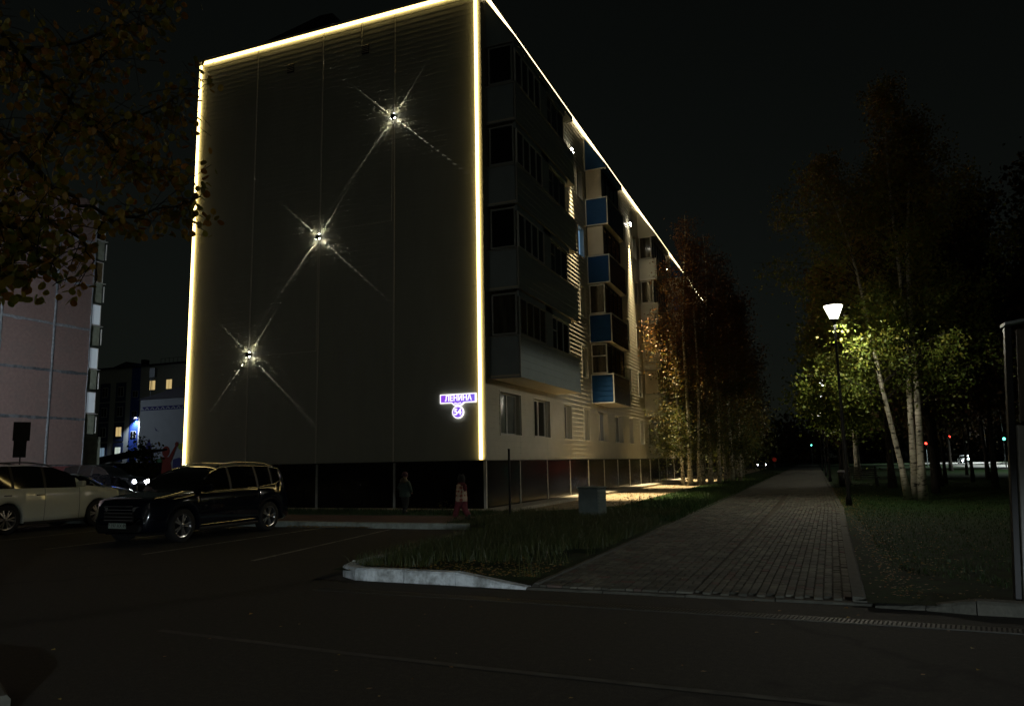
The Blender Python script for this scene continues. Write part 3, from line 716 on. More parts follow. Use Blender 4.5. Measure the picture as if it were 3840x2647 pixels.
c = MB(); c.lathe([(.215, 0), (.215, .045)], 32); c.xform(Matrix.Translation((0, -.005, -.455)) @ Matrix.Rotation(R(90), 4, 'X')); c.build('number_box', M['sign_white'], S)
c = MB(); c.lathe([(.175, 0), (.175, .004)], 32); c.xform(Matrix.Translation((0, -.0505, -.455)) @ Matrix.Rotation(R(90), 4, 'X')); c.build('number_face', M['sign_violet'], S)
tm = text_mesh('54', .29, M['sign_white'], bold=.008); put('number', tm, S, (0, -.06, -.455), (R(90), 0, 0), scale=(.95, 1, 1))

# ------------------------------------------------------------------ LEFT PANEL BUILDING
LX = -44.6
lb = empty('panel_building', (LX-6, 28, 0)); tag(lb, 'pinkish concrete panel block with pale mortar joints at the left edge', 'building')
linv = Matrix.Translation(-Vector(lb.location))
def lpart(mb, name, m, parent=None, **k): mb.xform(linv); return mb.build(name, m, parent or lb, **k)
YL = 35.86
lpart(MB().box(LX-12, LX-.06, 10, YL-.02, 0, 19.9), 'core_wall', M['joint_dark'])
lpart(MB().box(LX-12.05, LX+.03, 10, YL-.1, 0, 1.95), 'plinth', M['red_base'])
ys = [YL, 33.25, 29.83, 26.4, 23.0, 19.6, 16.2, 12.8, 10]
zs = [1.98, 4.98, 7.98, 10.98, 13.95, 16.95, 19.9]
for i in range(len(ys)-1):
    for j in range(len(zs)-1):
        a, b = ys[i+1]+.09, ys[i]-(.09 if i else .0); c_, d_ = zs[j]+.07, zs[j+1]-.07
        mb = MB(); c = .02
        mb.box(LX-.05, LX, a, b, c_, d_)
        lpart(mb, 'wall_panel', M['pink'])
# mortar joints (wobbly ridges)
def joint(p, q, m, wd=.085):
    mb = MB(); P, Q = Vector(p), Vector(q); n = max(3, int((Q-P).length/.12)); d = (Q-P).normalized(); s_ = Vector((0, 0, 1)) if abs(d.z) < .5 else Vector((0, 1, 0))
    for k in range(n+1):
        f = k/n; c = P.lerp(Q, f); w1 = wd+.05*noise.noise(c*2.3)+random.uniform(-.012, .012); w2 = wd+.05*noise.noise(c*2.7+Vector((9, 9, 9)))+random.uniform(-.012, .012)
        mb.v += [tuple(c-s_*w1), tuple(c-s_*w1*.5+Vector((.018, 0, 0))), tuple(c+s_*w2*.5+Vector((.018, 0, 0))), tuple(c+s_*w2)]
    for k in range(n):
        for r_ in range(3): mb.f.append((4*k+r_, 4*k+4+r_, 4*k+5+r_, 4*k+1+r_))
    lpart(mb, 'joint_seam', m)
for j, z in enumerate(zs[1:-1]): joint((LX+.004, 10, z), (LX+.004, YL, z), M['joint_dark'] if j in (0, 1) else M['joint'])
for i, y_ in enumerate(ys[1:-1]): joint((LX+.007, y_, 1.98), (LX+.007, y_, 19.8), M['joint'])
joint((LX+.004, YL-.03, 1.98), (LX+.004, YL-.03, 19.8), M['joint'], .05)
# balcony ends beyond the corner
for fl in range(5):
    zb = 4.0+2.98*fl
    b = lpart(MB().box(LX-3, LX-.05, YL+.02, YL+.72, zb+.05, zb+1.35), 'balcony_parapet', M['par_grey'])
    mb = MB(); t = .05; z0, z1 = zb+1.42, zb+2.85
    for (a, c_, d_, e_) in ((YL+.02, YL+.07, z0, z1), (YL+.67, YL+.72, z0, z1), (YL+.07, YL+.67, z0, z0+t), (YL+.07, YL+.67, z1-t, z1)): mb.box(LX-.12, LX-.03, a, c_, d_, e_)
    mb.box(LX-.2, LX+.06, YL+.0, YL+.9, zb+1.36, zb+1.40); mb.box(LX-.1, LX-.03, YL+.86, YL+.90, zb+.1, zb+1.2)
    mb.xform(linv); mb.build('balcony_frame', M['white_pvc'], b)
    mm = [emis('lit_film', (.72, .86, 1.0), .16), M['film'] if 'film' in M else None][0] if fl in (0, 1, 2) else (M['win_dim'] if 'win_dim' in M else M['glass'])
    if fl == 3: mm = mat('wood_pane', (.16, .12, .06), .4, var=.3, scale=6)
    lpart(MB().box(LX-.08, LX-.05, YL+.07, YL+.67, z0+t, z1-t), 'balcony_pane', mm)
# recess with dark opening
lpart(MB().box(LX-6, LX-.4, YL+.0, YL+1.6, 0, 3.9), 'entrance_recess', M['par_grey'])

# ------------------------------------------------------------------ FAR BUILDING (blue and white)
fb = empty('far_building', (-103, 94, 0)); tag(fb, 'white and blue four storey block far behind with a few lit windows', 'building')
finv = Matrix.Translation(-Vector(fb.location))
def fpart(mb, name, m, parent=None): mb.xform(finv); return mb.build(name, m, parent or fb)
FY = 93.0
fpart(MB().box(-125, -60, FY, FY+12, 0, 18.6), 'wall', M['far_wall'])
fpart(MB().box(-105.3, -103.4, FY-.06, FY-.01, 0, 19.1), 'blue_pilaster', M['far_blue'])
fpart(MB().box(-125.5, -59, FY-.5, FY+12.5, 18.62, 18.85), 'roof', M['dark_roof'])
fpart(MB().box(-104.6, -103.8, FY+1, FY+2, 18.86, 20.0), 'chimney', M['black_metal'])
fpart(MB().prism([(-112, FY+1, 18.86), (-108, FY+1, 19.9), (-106.5, FY+1, 18.86)], (0, 3, 0)), 'dormer', M['dark_roof'])
mb = MB()
for i in range(16): xx = -99+i*.9; mb.box(xx-.02, xx+.02, FY-.1, FY-.06, 18.86, 19.7)
mb.box(-99, -85.5, FY-.1, FY-.06, 19.66, 19.7); fpart(mb, 'roof_railing', M['black_metal'])
def fwin(xc, zc, w_, h_, gm, blue=True):
    if blue: fpart(MB().box(xc-w_*.5-.55, xc+w_*.5+.45, FY-.05, FY-.012, zc-h_*.5-.75, zc+h_*.5+.7), 'dark_panel', M['far_dark'])
    f = fpart(MB().box(xc-w_/2, xc+w_/2, FY-.10, FY-.055, zc-h_/2, zc+h_/2), 'window', M['white_pvc'])
    for a, b in ((-.44, -.05), (.03, .44)):
        MB().box(xc+a*w_, xc+b*w_, FY-.125, FY-.102, zc-h_*.44, zc+h_*.44).xform(finv).build('pane', gm, f)
gm_ = M['glass']
for zi in range(4):
    z = 4.6+3.35*zi
    fwin(-111.2, z, 1.3, 1.7, M['win_cool'] if zi == 0 else gm_)
    fwin(-107.6, z, 1.3, 1.7, M['win_white'] if zi == 0 else (M['win_warm'] if zi == 1 else gm_))
    fwin(-104.3, z-.55, 1.2, 1.1, gm_, False)
    fwin(-100.6, z-.3+1.0, 1.3, 1.7, M['win_warm'] if zi == 3 else gm_, False)
    fwin(-97.0, z-.3+1.0, 1.3, 1.7, M['win_warm'] if zi == 3 else gm_, False)
    fwin(-93.2, z-.3+1.0, 1.3, 1.7, gm_, False)
yl = empty('yard_floodlight', (-103.6, FY-.4, 10.2)); tag(yl, 'small white floodlight shining down the blue pilaster far behind', 'floodlight')
MB().box(-.2, .2, -.15, .1, -.1, .08).build('lamp_body', M['black_metal'], yl)
MB().box(-.18, .18, -.14, .09, -.13, -.101).build('lens', M['head_far'], yl)
spot('flood_light', yl, (0, -.25, -.2), (-.3, .25, -4), 2600, 110, .8, (.7, .8, 1), .1)

# ------------------------------------------------------------------ MURAL BUILDING
mbd = empty('mural_building', (-70, 71, 0)); tag(mbd, 'low white building with dark roof and painted fir tree mural', 'building')
minv = Matrix.Translation(-Vector(mbd.location))
def mpart(mb, name, m, parent=None): mb.xform(minv); return mb.build(name, m, parent or mbd)
MY = 70.0
mpart(MB().box(-77.6, -55, MY, MY+14, 0, 10.2), 'wall', M['mural_wall'])
mpart(MB().prism([(-77.9, MY-.4, 10.22), (-54.5, MY-.4, 10.22), (-54.5, MY-.4, 12.8), (-62, MY-.4, 13.2)], (0, 15, 0)), 'roof', M['dark_roof'])
mpart(MB().box(-77.5, -55, MY-.03, MY-.005, 8.85, 8.95).box(-77.2, -55, MY-.03, MY-.005, 9.25, 9.32), 'frieze_band', M['mural_navy'])
mb = MB()
for i in range(26):
    xx = -76.9+i*.85
    mb.prism([(xx-.36, MY-.03, 9.25), (xx+.36, MY-.03, 9.25), (xx, MY-.03, 8.95)], (0, .02, 0)); mb.prism([(xx+.3, MY-.032, 8.95), (xx+.55, MY-.032, 8.95), (xx+.425, MY-.032, 9.16)], (0, .02, 0))
mpart(mb, 'frieze_pattern', M['mural_navy'])
def flat(pts, name, m, off=.02): mpart(MB().prism([(a, MY-off, b) for a, b in pts], (0, .012, 0)), name, m)
def fir(cx, zb, h, w_, m):
    pts = []; n = 4
    for i in range(n):
        f0, f1 = i/n, (i+1)/n; pts.append((cx+w_*(.5-.42*f0)*1.0, zb+h*f0+.1)); pts.append((cx+w_*(.5-.42*f1)*.62, zb+h*f1-.0))
    pts[-1] = (cx, zb+h); L = [(2*cx-a, b) for a, b in pts[:-1]][::-1]; flat(pts+L, 'painted_fir', m)
fir(-75.9, .4, 5.0, 3.0, M['mural_navy']); 
flat([(-74.6, .3), (-73.3, .3), (-73.3, 2.4), (-73.7, 3.0), (-74.3, 2.9), (-74.6, 2.2)], 'painted_bush', M['mural_green'], .022)
th = [2*PI*i/20 for i in range(20)]
flat([(-73.05+.62*math.cos(a), 3.75+.66*math.sin(a)) for a in th], 'painted_head', M['mural_red'], .036)
flat([(-73.7, .3), (-72.1, .3), (-72.0, 1.6), (-72.45, 3.1), (-73.6, 3.1), (-73.6, 1.6)], 'painted_body', M['mural_red'], .05)
flat([(-72.6, 3.0), (-71.45, 4.6), (-71.25, 4.5), (-72.2, 2.4)], 'painted_arm', M['mural_red'], .064)
flat([(-71.35+.27*math.cos(a), 4.6+.27*math.sin(a)) for a in th], 'painted_hand', M['mural_red'], .078)
flat([(-70.7+.45*math.cos(a), 4.3+.4*math.sin(a)) for a in th], 'painted_ball', M['mural_lime'], .022)
flat([(-72.0, .3), (-68, .3), (-68, 2.6), (-69.2, 3.1), (-70.2, 2.7), (-70.9, 3.0), (-71.9, 2.8)], 'painted_hill', M['mural_navy'], .008)
flat([(-75.1, 6.8), (-74.75, 6.45), (-74.2, 6.1), (-74.6, 6.3), (-74.85, 6.3)], 'painted_bird', M['mural_navy'], .022)
dk = empty('roof_unit', (-75.3, 69.6, 12.9)); tag(dk, 'pale square antenna box on a thin mast above the mural building', 'antenna')
MB().box(-.42, .42, -.2, .2, 0, 1.15).build('box', M['mural_wall'], dk); MB().tube([(-.3, 0, -2.3), (-.3, 0, 0)], .05, 6).tube([(-.5, 0, -.25), (-.3, 0, -.35), (.1, 0, -.2)], .04, 5).build('mast', M['mural_wall'], dk)
# carport roof
cp = empty('carport', (-65, 56, 0)); tag(cp, 'low dark shed roof behind the parked cars', 'shed')
MB().prism([(-4.5, -2, 2.2), (-4.5, 2, 2.3), (4.6, 2, 3.5), (4.6, -2, 3.3)], (0, 0, .18)).build('roof', M['dark_roof'], cp)
MB().box(-4.3, 4.4, 1.2, 1.6, 0, 2.3).build('back_wall', M['far_dark'], cp)
for xx in (-4.2, -1.2, 1.8, 4.3): MB().box(xx-.06, xx+.06, -1.9, -1.78, 0, 2.3+xx*.1).build('post', M['trim_grey'], cp)

# ------------------------------------------------------------------ TREES
def leaf_cloud(centers, n, spread, size, aspect=1.0, droop=0.0, seed=0):
    r = np.random.default_rng(seed); k = len(centers)
    idx = r.integers(0, k, n); p = centers[idx]+r.normal(0, 1, (n, 3))*spread
    if droop: p[:, 2] -= r.exponential(droop, n)
    a = r.normal(0, 1, (n, 3)); a /= np.linalg.norm(a, axis=1)[:, None]; b = r.normal(0, 1, (n, 3)); b = np.cross(a, b); b /= np.linalg.norm(b, axis=1)[:, None]
    s = size*r.uniform(.6, 1.25, n)[:, None]; a = a*s; b = b*s*aspect
    v = np.stack([p-a, p-b*.9, p+a, p+b*.9], 1).reshape(-1, 3); f = np.arange(4*n).reshape(-1, 4)
    return v, f
def make_tree(name, label, base, stems, crown_r, z0, ztop, n_leaf, leaf_size, leaf_m, bark_m, group=None, seed=0, spread=.35, droop=.5, shape='birch', cat='tree', nb=60):
    r = random.Random(seed); root = empty(name, (*base, 0)); tag(root, label, cat, group); cents = []
    tr = MB(); br = MB()
    for (dx, dy, lx, ly, h, rad) in stems:
        pts = []; rads = []; n = 12
        for i in range(n+1):
            f = i/n; wob = .10*math.sin(f*7+seed+dx*9)*f*2
            pts.append(Vector((dx+lx*f**1.2+wob, dy+ly*f+wob*.6, .02+h*f))); rads.append(max(.012, rad*(1-f)**.75*(1+.5*math.exp(-f*30))))
        tr.tube(pts, rads, 10)
        for b_ in range(int(nb/len(stems))):
            f = r.uniform(max(.12, z0/h), .98); z = h*f; i = min(n-1, int(f*n)); o = pts[i].lerp(pts[i+1], f*n-i)
            g = (z-z0)/(ztop-z0)
            if g < 0: continue
            prof = (math.sin(min(1, g*1.15+.18)*PI)**.55 if shape == 'birch' else (1-g)**.6) if g < 1 else .1
            rr = crown_r*max(.12, prof)*r.uniform(.55, 1.05); a = r.uniform(0, 2*PI)
            e = o+Vector((math.cos(a)*rr, math.sin(a)*rr, rr*r.uniform(.25, .7)))
            m = o.lerp(e, .5)+Vector((0, 0, rr*.12)); br.tube([o, m, e], [max(.01, rad*.25*(1-f)+.008), .012, .005], 5)
            for q in range(7):
                t = r.uniform(.3, 1.05); c = o.lerp(m, t*2) if t < .5 else m.lerp(e, (t-.5)*2)
                c = c+Vector((r.gauss(0, .25), r.gauss(0, .25), r.gauss(0, .2))); 
                if c.z < ztop+.3: cents.append(tuple(c))
    tr.build('trunk', bark_m, root, smooth=True)
    o = br.build('branches', M['bark'], root, smooth=True); o['kind'] = 'stuff'
    v, f = leaf_cloud(np.array(cents), n_leaf, np.array([spread, spread, spread*.8]), leaf_size, .8, droop, seed)
    v[:, 2] = np.maximum(v[:, 2], .3)
    tri_mesh('crown', v, f, leaf_m, root)
    return root
# birches between the facade and the path
lt = [(-7.15, 47.4, 17.2, 2.4, 24000, 'tall autumn birch nearest the facade, its trunk lit by the ground pool'), (-6.2, 49.6, 16.4, 2.4, 19000, 'second birch left of the path with a pale trunk'),
      (-5.3, 54.0, 15.2, 2.6, 16000, 'birch at the front edge of the clump left of the path'), (-6.4, 60.0, 15.8, 2.7, 11000, 'third row birch left of the path, mostly hidden'),
      (-6.2, 67.0, 15.0, 2.9, 10000, 'dark birch midway along the left side of the path'), (-7.3, 76.0, 15.0, 3.1, 9000, 'dark birch farther along the left side of the path'),
      (-8.4, 88.0, 15.0, 3.3, 8000, 'distant dark birch on the left side of the path'), (-9.6, 102.0, 15, 3.4, 8000, 'very distant tree on the left side of the path'), (-12.0, 124.0, 14.5, 3.6, 7000, 'farthest tree on the left side of the path')]
for i, (x_, y_, h_, cr_, nl, lab) in enumerate(lt):
    st = [(0, 0, .3, .1, h_, .13), (.5, .3, .5, .2, h_*.93, .10)] + ([(-.5, .5, -.3, .1, h_*.85, .09)] if i < 4 else [])
    make_tree('birch_tree', lab, (x_, y_), st, cr_, .9 if i < 2 else 1.4, h_, nl, .062+.010*i, M['leaf_birch_l'], M['birch'], 'birches between the facade and the path', seed=20+i, nb=130, droop=.6, spread=.26)
# big birch by the lamp
make_tree('birch_tree', 'three stemmed white birch lit by the glowing path lamp', (3.2, 30.6), [(-.18, 0, -2.0, -.6, 13.0, .10), (.08, .1, .35, .3, 16.5, .11), (.27, -.05, .75, .8, 15.0, .13)], 4.2, 3.3, 16.3, 46000, .058, M['leaf_birch_r'], M['birch'], seed=5, nb=150, spread=.19, droop=.28)
rt_ = [(4.6, 36.0, 15, 3.4, 9000, 'leaf_dark', 'dark tree right behind the lit birch', 'bark'), (3.5, 42.0, 14.5, 3.2, 9000, 'leaf_birch_r', 'green tree behind the path lamp, left of the lit birch', 'bark'),
       (5.7, 43.5, 15, 3.0, 8000, 'leaf_dark', 'dark trunk close right of the lit birch', 'bark'), (7.4, 39.5, 14, 3.2, 8000, 'leaf_dark', 'dark tree in the middle of the park lawn', 'bark'),
       (9.2, 34.0, 13.5, 3.2, 8000, 'leaf_dark', 'dark tree at the right side of the park lawn', 'bark'), (11.0, 40.0, 14.5, 3.4, 8000, 'leaf_dark', 'dark tree near the right edge of the photo', 'bark'),
       (1.75, 48.3, 13, 2.8, 15000, 'leaf_birch_r', 'green tree hiding the head of the second path lamp', 'birch'), (2.6, 56.0, 14, 3.0, 8000, 'leaf_birch_r', 'green tree beside the second path lamp post', 'birch'), (3.2, 66.0, 14, 3.2, 7000, 'leaf_birch_r', 'distant green tree on the right side of the path', 'birch'),
       (2.6, 82.0, 13, 3.0, 6000, 'leaf_dark', 'far tree on the right side of the path', 'bark'), (3.0, 104.0, 13, 3.2, 6000, 'leaf_dark', 'farthest tree on the right side of the path', 'bark'),
       (6.4, 58.0, 14, 3.2, 6000, 'leaf_dark', 'thin dark tree deep in the park, left one', 'bark'), (9.8, 54.0, 14, 3.4, 6000, 'leaf_dark', 'thin dark tree deep in the park, right one', 'bark'),
       (13.4, 50.0, 14, 3.6, 6000, 'leaf_dark', 'dark tree deep in the park near the avenue', 'bark'), (14.5, 62.0, 14, 3.6, 6000, 'leaf_dark', 'dark tree beside the bright avenue', 'bark'),
       (8.0, 72.0, 14, 3.6, 6000, 'leaf_dark', 'distant dark tree in front of the traffic lights', 'bark'), (12.2, 84.0, 14, 3.6, 6000, 'leaf_dark', 'distant dark tree at the bend of the avenue', 'bark')]
for i, (x_, y_, h_, cr_, nl, lm, lab, bk) in enumerate(rt_):
    make_tree('park_tree', lab, (x_, y_), [(0, 0, .3*math.sin(i*3), .2, h_, .12+.03*(i % 3))], cr_, 3.2, h_, nl, .12, M[lm], M[bk], 'trees in the park', seed=60+i, nb=75, spread=.5, droop=.3)
# slender park trunks
for i, (x_, y_) in enumerate([(6.5, 47), (8.3, 50), (10.2, 46.5), (12.0, 57), (15.4, 70), (10.6, 66), (7.0, 82), (13.8, 76)]):
    make_tree('park_tree', 'slender bare trunk in the dark park, %s from the left' % ['first', 'second', 'third', 'fourth', 'fifth', 'sixth', 'seventh', 'eighth'][i], (x_, y_), [(0, 0, .2, .1, 11, .09)], 2.2, 4.5, 11, 2500, .12, M['leaf_dark'], M['bark'], 'trees in the park', seed=90+i, nb=30, spread=.5)
# far wood closing the view
cents = np.stack([rng.uniform(-60, 120, 700), rng.uniform(230, 300, 700), rng.uniform(1, 13, 700)], 1)
v, f = leaf_cloud(cents, 30000, np.array([3, 3, 2.0]), .6, .9, 0, 3)
v[:, 2] = np.maximum(v[:, 2], .1)
o = tri_mesh('far_wood', v, f, M['leaf_dark']); tag(o, 'dark far wood closing the end of the avenue', 'wood', kind='stuff')

# near aspen whose branches hang into the upper left
def ray_pt(px, py, d):       # a point d metres from the viewpoint in the direction of photo pixel (2315 x 1596 grid)
    f_ = LENS/36*2315; v = fw + r2*((px-1157.5)/f_) - u2*((py-798)/f_); return Vector((0, 0, 1.65))+v.normalized()*d
at = empty('aspen_tree', (-9.3, 3.6, 0)); tag(at, 'near tree with round yellow leaves hanging into the upper left', 'tree')
ainv = Matrix.Translation(-Vector(at.location))
tr = MB(); tr.tube([(-9.3, 3.6, -.1), (-9.25, 3.65, 2), (-9.1, 3.7, 4.2), (-9.0, 3.9, 6.5), (-9.2, 4.2, 9)], [.22, .18, .15, .10, .04], 12); tr.xform(ainv).build('trunk', M['bark'], at, smooth=True)
brs = [[(-60, 330, 8.2), (150, 300, 7.6), (300, 270, 7.3), (430, 205, 7.2), (520, 150, 7.2)],
       [(-60, 560, 7.6), (60, 400, 7.2), (200, 150, 7.2), (330, 60, 7.3)],
       [(-50, 250, 7.0), (120, 420, 6.7), (260, 500, 6.6), (400, 470, 6.7), (455, 440, 6.8)],
       [(-60, 450, 6.5), (80, 470, 6.3), (200, 560, 6.2), (215, 640, 6.2)],
       [(-60, 480, 6.0), (40, 520, 5.9), (110, 600, 5.8), (130, 670, 5.8)],
       [(-60, 120, 7.6), (150, 100, 7.3), (300, 60, 7.2), (420, -20, 7.3)],
       [(-60, 20, 7), (130, 200, 6.9), (250, 330, 6.8), (330, 380, 6.7), (410, 410, 6.8)],
       [(-60, 620, 6.2), (-10, 600, 6.0), (20, 620, 5.9), (30, 650, 5.9)]]
f_ = LENS/36*2315
def inview(p, m=0):
    d = p-Vector((0, 0, 1.65)); z = d.dot(fw)
    if z <= .5: return False
    X = 1157.5+f_*d.dot(r2)/z; Y = 798-f_*d.dot(u2)/z
    return X < 480 and Y < (525 if X > 215 else 655)
def inproj(p): return (p-Vector((0, 0, 1.65))).dot(fw) > .5
leaf_pts = []; bm_ = MB(); rr_ = random.Random(4)
for ci, pl in enumerate(brs):
    P = [ray_pt(*q) for q in pl]; P = [P[0].lerp(Vector((-9.1, 3.7, P[0].z)), .6)]+P
    sm = []
    for a, b in zip(P[:-1], P[1:]):
        for k in range(6): sm.append(a.lerp(b, k/6)+Vector((rr_.gauss(0, .012), rr_.gauss(0, .012), rr_.gauss(0, .012))))
    sm.append(P[-1])
    while len(sm) > 8 and not inview(sm[-1]) and inproj(sm[-1]): sm.pop()
    bm_.tube(sm, [max(.0035, .03*(1-i/len(sm))**1.2) for i in range(len(sm))], 6)
    for k in range(len(sm)-1):
        if k < 6: continue
        for q in range(3):
            c = sm[k]
            if not inview(c): continue
            tw = Vector((rr_.gauss(0, .22), rr_.gauss(0, .22), rr_.gauss(-.08, .2))); e = c+tw
            if not inview(e): continue
            bm_.tube([c, c.lerp(e, .5)+Vector((0, 0, .02)), e], [.004, .003, .002], 4)
            for z_ in range(rr_.randint(6, 9)):
                t = rr_.uniform(.1, 1.1); leaf_pts.append(c.lerp(e, t)+Vector((rr_.gauss(0, .07), rr_.gauss(0, .07), rr_.gauss(-.04, .07))))
o = bm_.xform(ainv).build('branches', M['bark'], at, smooth=True); o['kind'] = 'stuff'
def lim(px): return px
keep = []
f_ = LENS/36*2315
for p in leaf_pts:
    d = p-Vector((0, 0, 1.65)); z = d.dot(fw)
    if z <= .5: continue
    X = 1157.5+f_*d.dot(r2)/z; Y = 798-f_*d.dot(u2)/z
    lowlim = 540 if X > 215 else 690
    if X < 500 and Y < lowlim: keep.append(p)
keep.sort(key=lambda p: (p-Vector((0, 0, 1.65))).length)
lv = [(0, -.5, 0), (.30, -.38, .03), (.48, -.05, .07), (.36, .32, .05), (0, .55, 0), (-.36, .32, .05), (-.48, -.05, .07), (-.30, -.38, .03)]
lme = MB(); lme.v = [tuple(c*.058 for c in q) for q in lv]; lme.f = [(0, 1, 2, 3, 4), (0, 4, 5, 6, 7)]
leafmeshes = []
for k, cc in enumerate([(.26, .26, .03), (.38, .29, .035), (.42, .20, .025), (.16, .22, .024)]):
    leafmeshes.append(lme.mesh('leaf', leaf_mat('leaf_aspen_%d' % k, [tuple(c_*.7 for c_ in cc), cc])))
for i, p in enumerate(keep[:300]):
    put('leaf', leafmeshes[rr_.choice([0, 0, 1, 1, 2, 3])], at, p-at.location, (R(90)+rr_.gauss(0, .6), rr_.gauss(0, .5), rr_.uniform(0, 6.28)), scale=[rr_.uniform(.8, 1.2)]*3)
mb = MB()
for p in keep[300:]:
    n = len(mb.v); Mx = Matrix.Translation(p-at.location) @ Matrix.Rotation(rr_.uniform(0, 6.28), 4, 'Z') @ Matrix.Rotation(R(90)+rr_.gauss(0, .7), 4, 'X') @ Matrix.Scale(rr_.uniform(.75, 1.2), 4)
    mb.v += [tuple(Mx @ Vector(q)) for q in lme.v]; mb.f += [tuple(n+i for i in f) for f in lme.f]
o = mb.build('leaves', M['leaf_near'], at); o['kind'] = 'stuff'

# ------------------------------------------------------------------ GRASS, LEAVES
def blades(n, regionf, h, wdt, m, name, label, seed, lean=.35):
    r = np.random.default_rng(seed); pts = regionf(r, n); n = len(pts)
    a = r.uniform(0, 2*PI, n); hh = h*r.uniform(.4, 1.2, n); ln = np.abs(r.normal(0, lean, n))*hh; la = r.uniform(0, 2*PI, n)
    dx, dy = np.cos(a)*wdt*r.uniform(.6, 1.3, n), np.sin(a)*wdt*r.uniform(.6, 1.3, n)
    v = np.zeros((n, 5, 3))
    v[:, 0] = pts+np.stack([-dx, -dy, 0*dx], 1); v[:, 1] = pts+np.stack([dx, dy, 0*dx], 1)
    mid = pts+np.stack([np.cos(la)*ln*.35, np.sin(la)*ln*.35, hh*.6], 1)
    v[:, 2] = mid+np.stack([dx*.7, dy*.7, 0*dx], 1); v[:, 3] = mid+np.stack([-dx*.7, -dy*.7, 0*dx], 1); v[:, 4] = pts+np.stack([np.cos(la)*ln, np.sin(la)*ln, hh], 1)
    V = v.reshape(-1, 3); fl = []
    me = bpy.data.meshes.new(name); base_ = np.arange(n)*5
    faces = [tuple(q) for q in np.stack([base_, base_+1, base_+2, base_+3], 1).tolist()]+[tuple(q) for q in np.stack([base_+3, base_+2, base_+4], 1).tolist()]
    me.from_pydata(V.tolist(), [], faces); me.materials.append(m); me.update()
    o = bpy.data.objects.new(name, me); C.objects.link(o); tag(o, label, 'grass', kind='stuff'); return o
def reg_island(r, n):
    x = r.uniform(-9.0, -3.5, n); y = 9.9+(r.random(n)**1.1)*12.2
    nz = np.array([noise.noise(Vector((a*.9, b*.9, 0))) for a, b in zip(x, y)])
    xl = np.where(y < 17.5, -6.85-.3*np.maximum(0, (y-12)/5), -9.0)
    ok = (x > xl) & (x < -3.6) & (nz > -.30+.55*(y < 11.2)) & ~((x > -4.6) & (y < 12.6) & (r.random(n) < .75))
    ok &= ~((y > 17.5) & (y < 21.9) & (x < -8.2) & (r.random(n) < .8))
    return np.stack([x, y, .09+0*x], 1)[ok]
blades(44000, reg_island, .25, .005, M['grass_tall'], 'tall_grass', 'unmown tall grass on the kerbed island before the facade', 1, lean=.75)
def reg_verge(r, n):
    x = r.uniform(-6.6, -3.45, n); y = 20+r.random(n)**1.5*60; ok = (x > -5.6-.9*(r.random(n)**2)); return np.stack([x, y, .07+0*x], 1)[ok]
blades(22000, reg_verge, .16, .009, M['grass_short'], 'verge_grass', 'short grass verge between the path and the sandy strip', 2)
def reg_right(r, n):
    x = .65+r.random(n)*14; y = 9.4+(r.random(n)**1.6)*40
    nz = np.array([noise.noise(Vector((a*.5, b*.5, 4))) for a, b in zip(x, y)])
    ok = ((x-.6)*.9+(y-9.4)*.55 > 2.6+nz*3) & (x < 1.5+(y-9)*.9+3) & (x > .9)
    return np.stack([x, y, .075+0*x], 1)[ok]
blades(75000, reg_right, .052, .006, M['grass_short'], 'lawn_grass', 'short dark lawn grass right of the path', 3)
def reg_gable(r, n):
    x = r.uniform(-17, -9.2, n); y = r.uniform(20.1, 21.9, n); return np.stack([x, y, .14+0*x], 1)
blades(5000, reg_gable, .13, .008, M['grass_short'], 'strip_grass', 'thin grass strip below the gable wall', 5)
# wild weeds next to the sandy strip
def weed(x_, y_, h_, lab, seed):
    r = random.Random(seed); root = empty('weed_plant', (x_, y_, .08)); tag(root, lab, 'plant', 'weeds beside the sandy strip'); st = MB(); lf = MB()
    for k in range(6):
        e = Vector((r.gauss(0, .12), r.gauss(0, .12), h_*r.uniform(.6, 1))); st.tube([(0, 0, 0), e*.5+Vector((0, 0, .03)), e], [.006, .005, .003], 4)
        for q in range(9):
            c = e*r.uniform(.2, 1); a = r.uniform(0, 6.28); d = Vector((math.cos(a), math.sin(a), r.uniform(-.2, .5)))*.09; s_ = Vector((-d.y, d.x, 0))*.35
            lf.quad(c, c+d*.5+s_, c+d, c+d*.5-s_)
    st.build('stems', M['bark'], root); lf.build('leaves', M['leaf_bush'], root)
for i, (a, b, h_) in enumerate([(-5.9, 24.0, .35), (-5.55, 25.4, .45), (-6.0, 26.3, .5), (-5.6, 27.8, .35), (-6.2, 23.1, .3)]):
    weed(a, b, h_, 'leafy weed at the edge of the lit sandy strip, %s from the cabinet' % ['second nearest', 'third', 'fourth', 'farthest', 'nearest'][i], i)
weed(-11.3, 22.3, .4, 'weed growing on the concrete strip by the building corner', 11)
# fallen leaves
def scatter(n, rf, size, name, label, seed):
    r = np.random.default_rng(seed); p = rf(r, n); n = len(p)
    a = r.uniform(0, 2*PI, n); s = size*r.uniform(.5, 1.3, n); ca, sa = np.cos(a)*s, np.sin(a)*s; t = r.uniform(.0, .6, n)*s
    v = np.stack([p+np.stack([-ca, -sa, 0*s], 1), p+np.stack([sa*.7, -ca*.7, t], 1), p+np.stack([ca, sa, .3*t], 1), p+np.stack([-sa*.7, ca*.7, t], 1)], 1).reshape(-1, 3)
    o = tri_mesh(name, v, np.arange(4*n).reshape(-1, 4), M['leaf_fallen']); tag(o, label, 'fallen leaves', kind='stuff'); return o
def lf_right(r, n):
    x = .5+np.abs(r.normal(0, 1.1, n)); y = 9.5+r.random(n)*32; x = np.where(r.random(n) < .55, .7+np.abs(r.normal(0, .3, n))+.0*y, x); return np.stack([x, y, .10+0*x], 1)
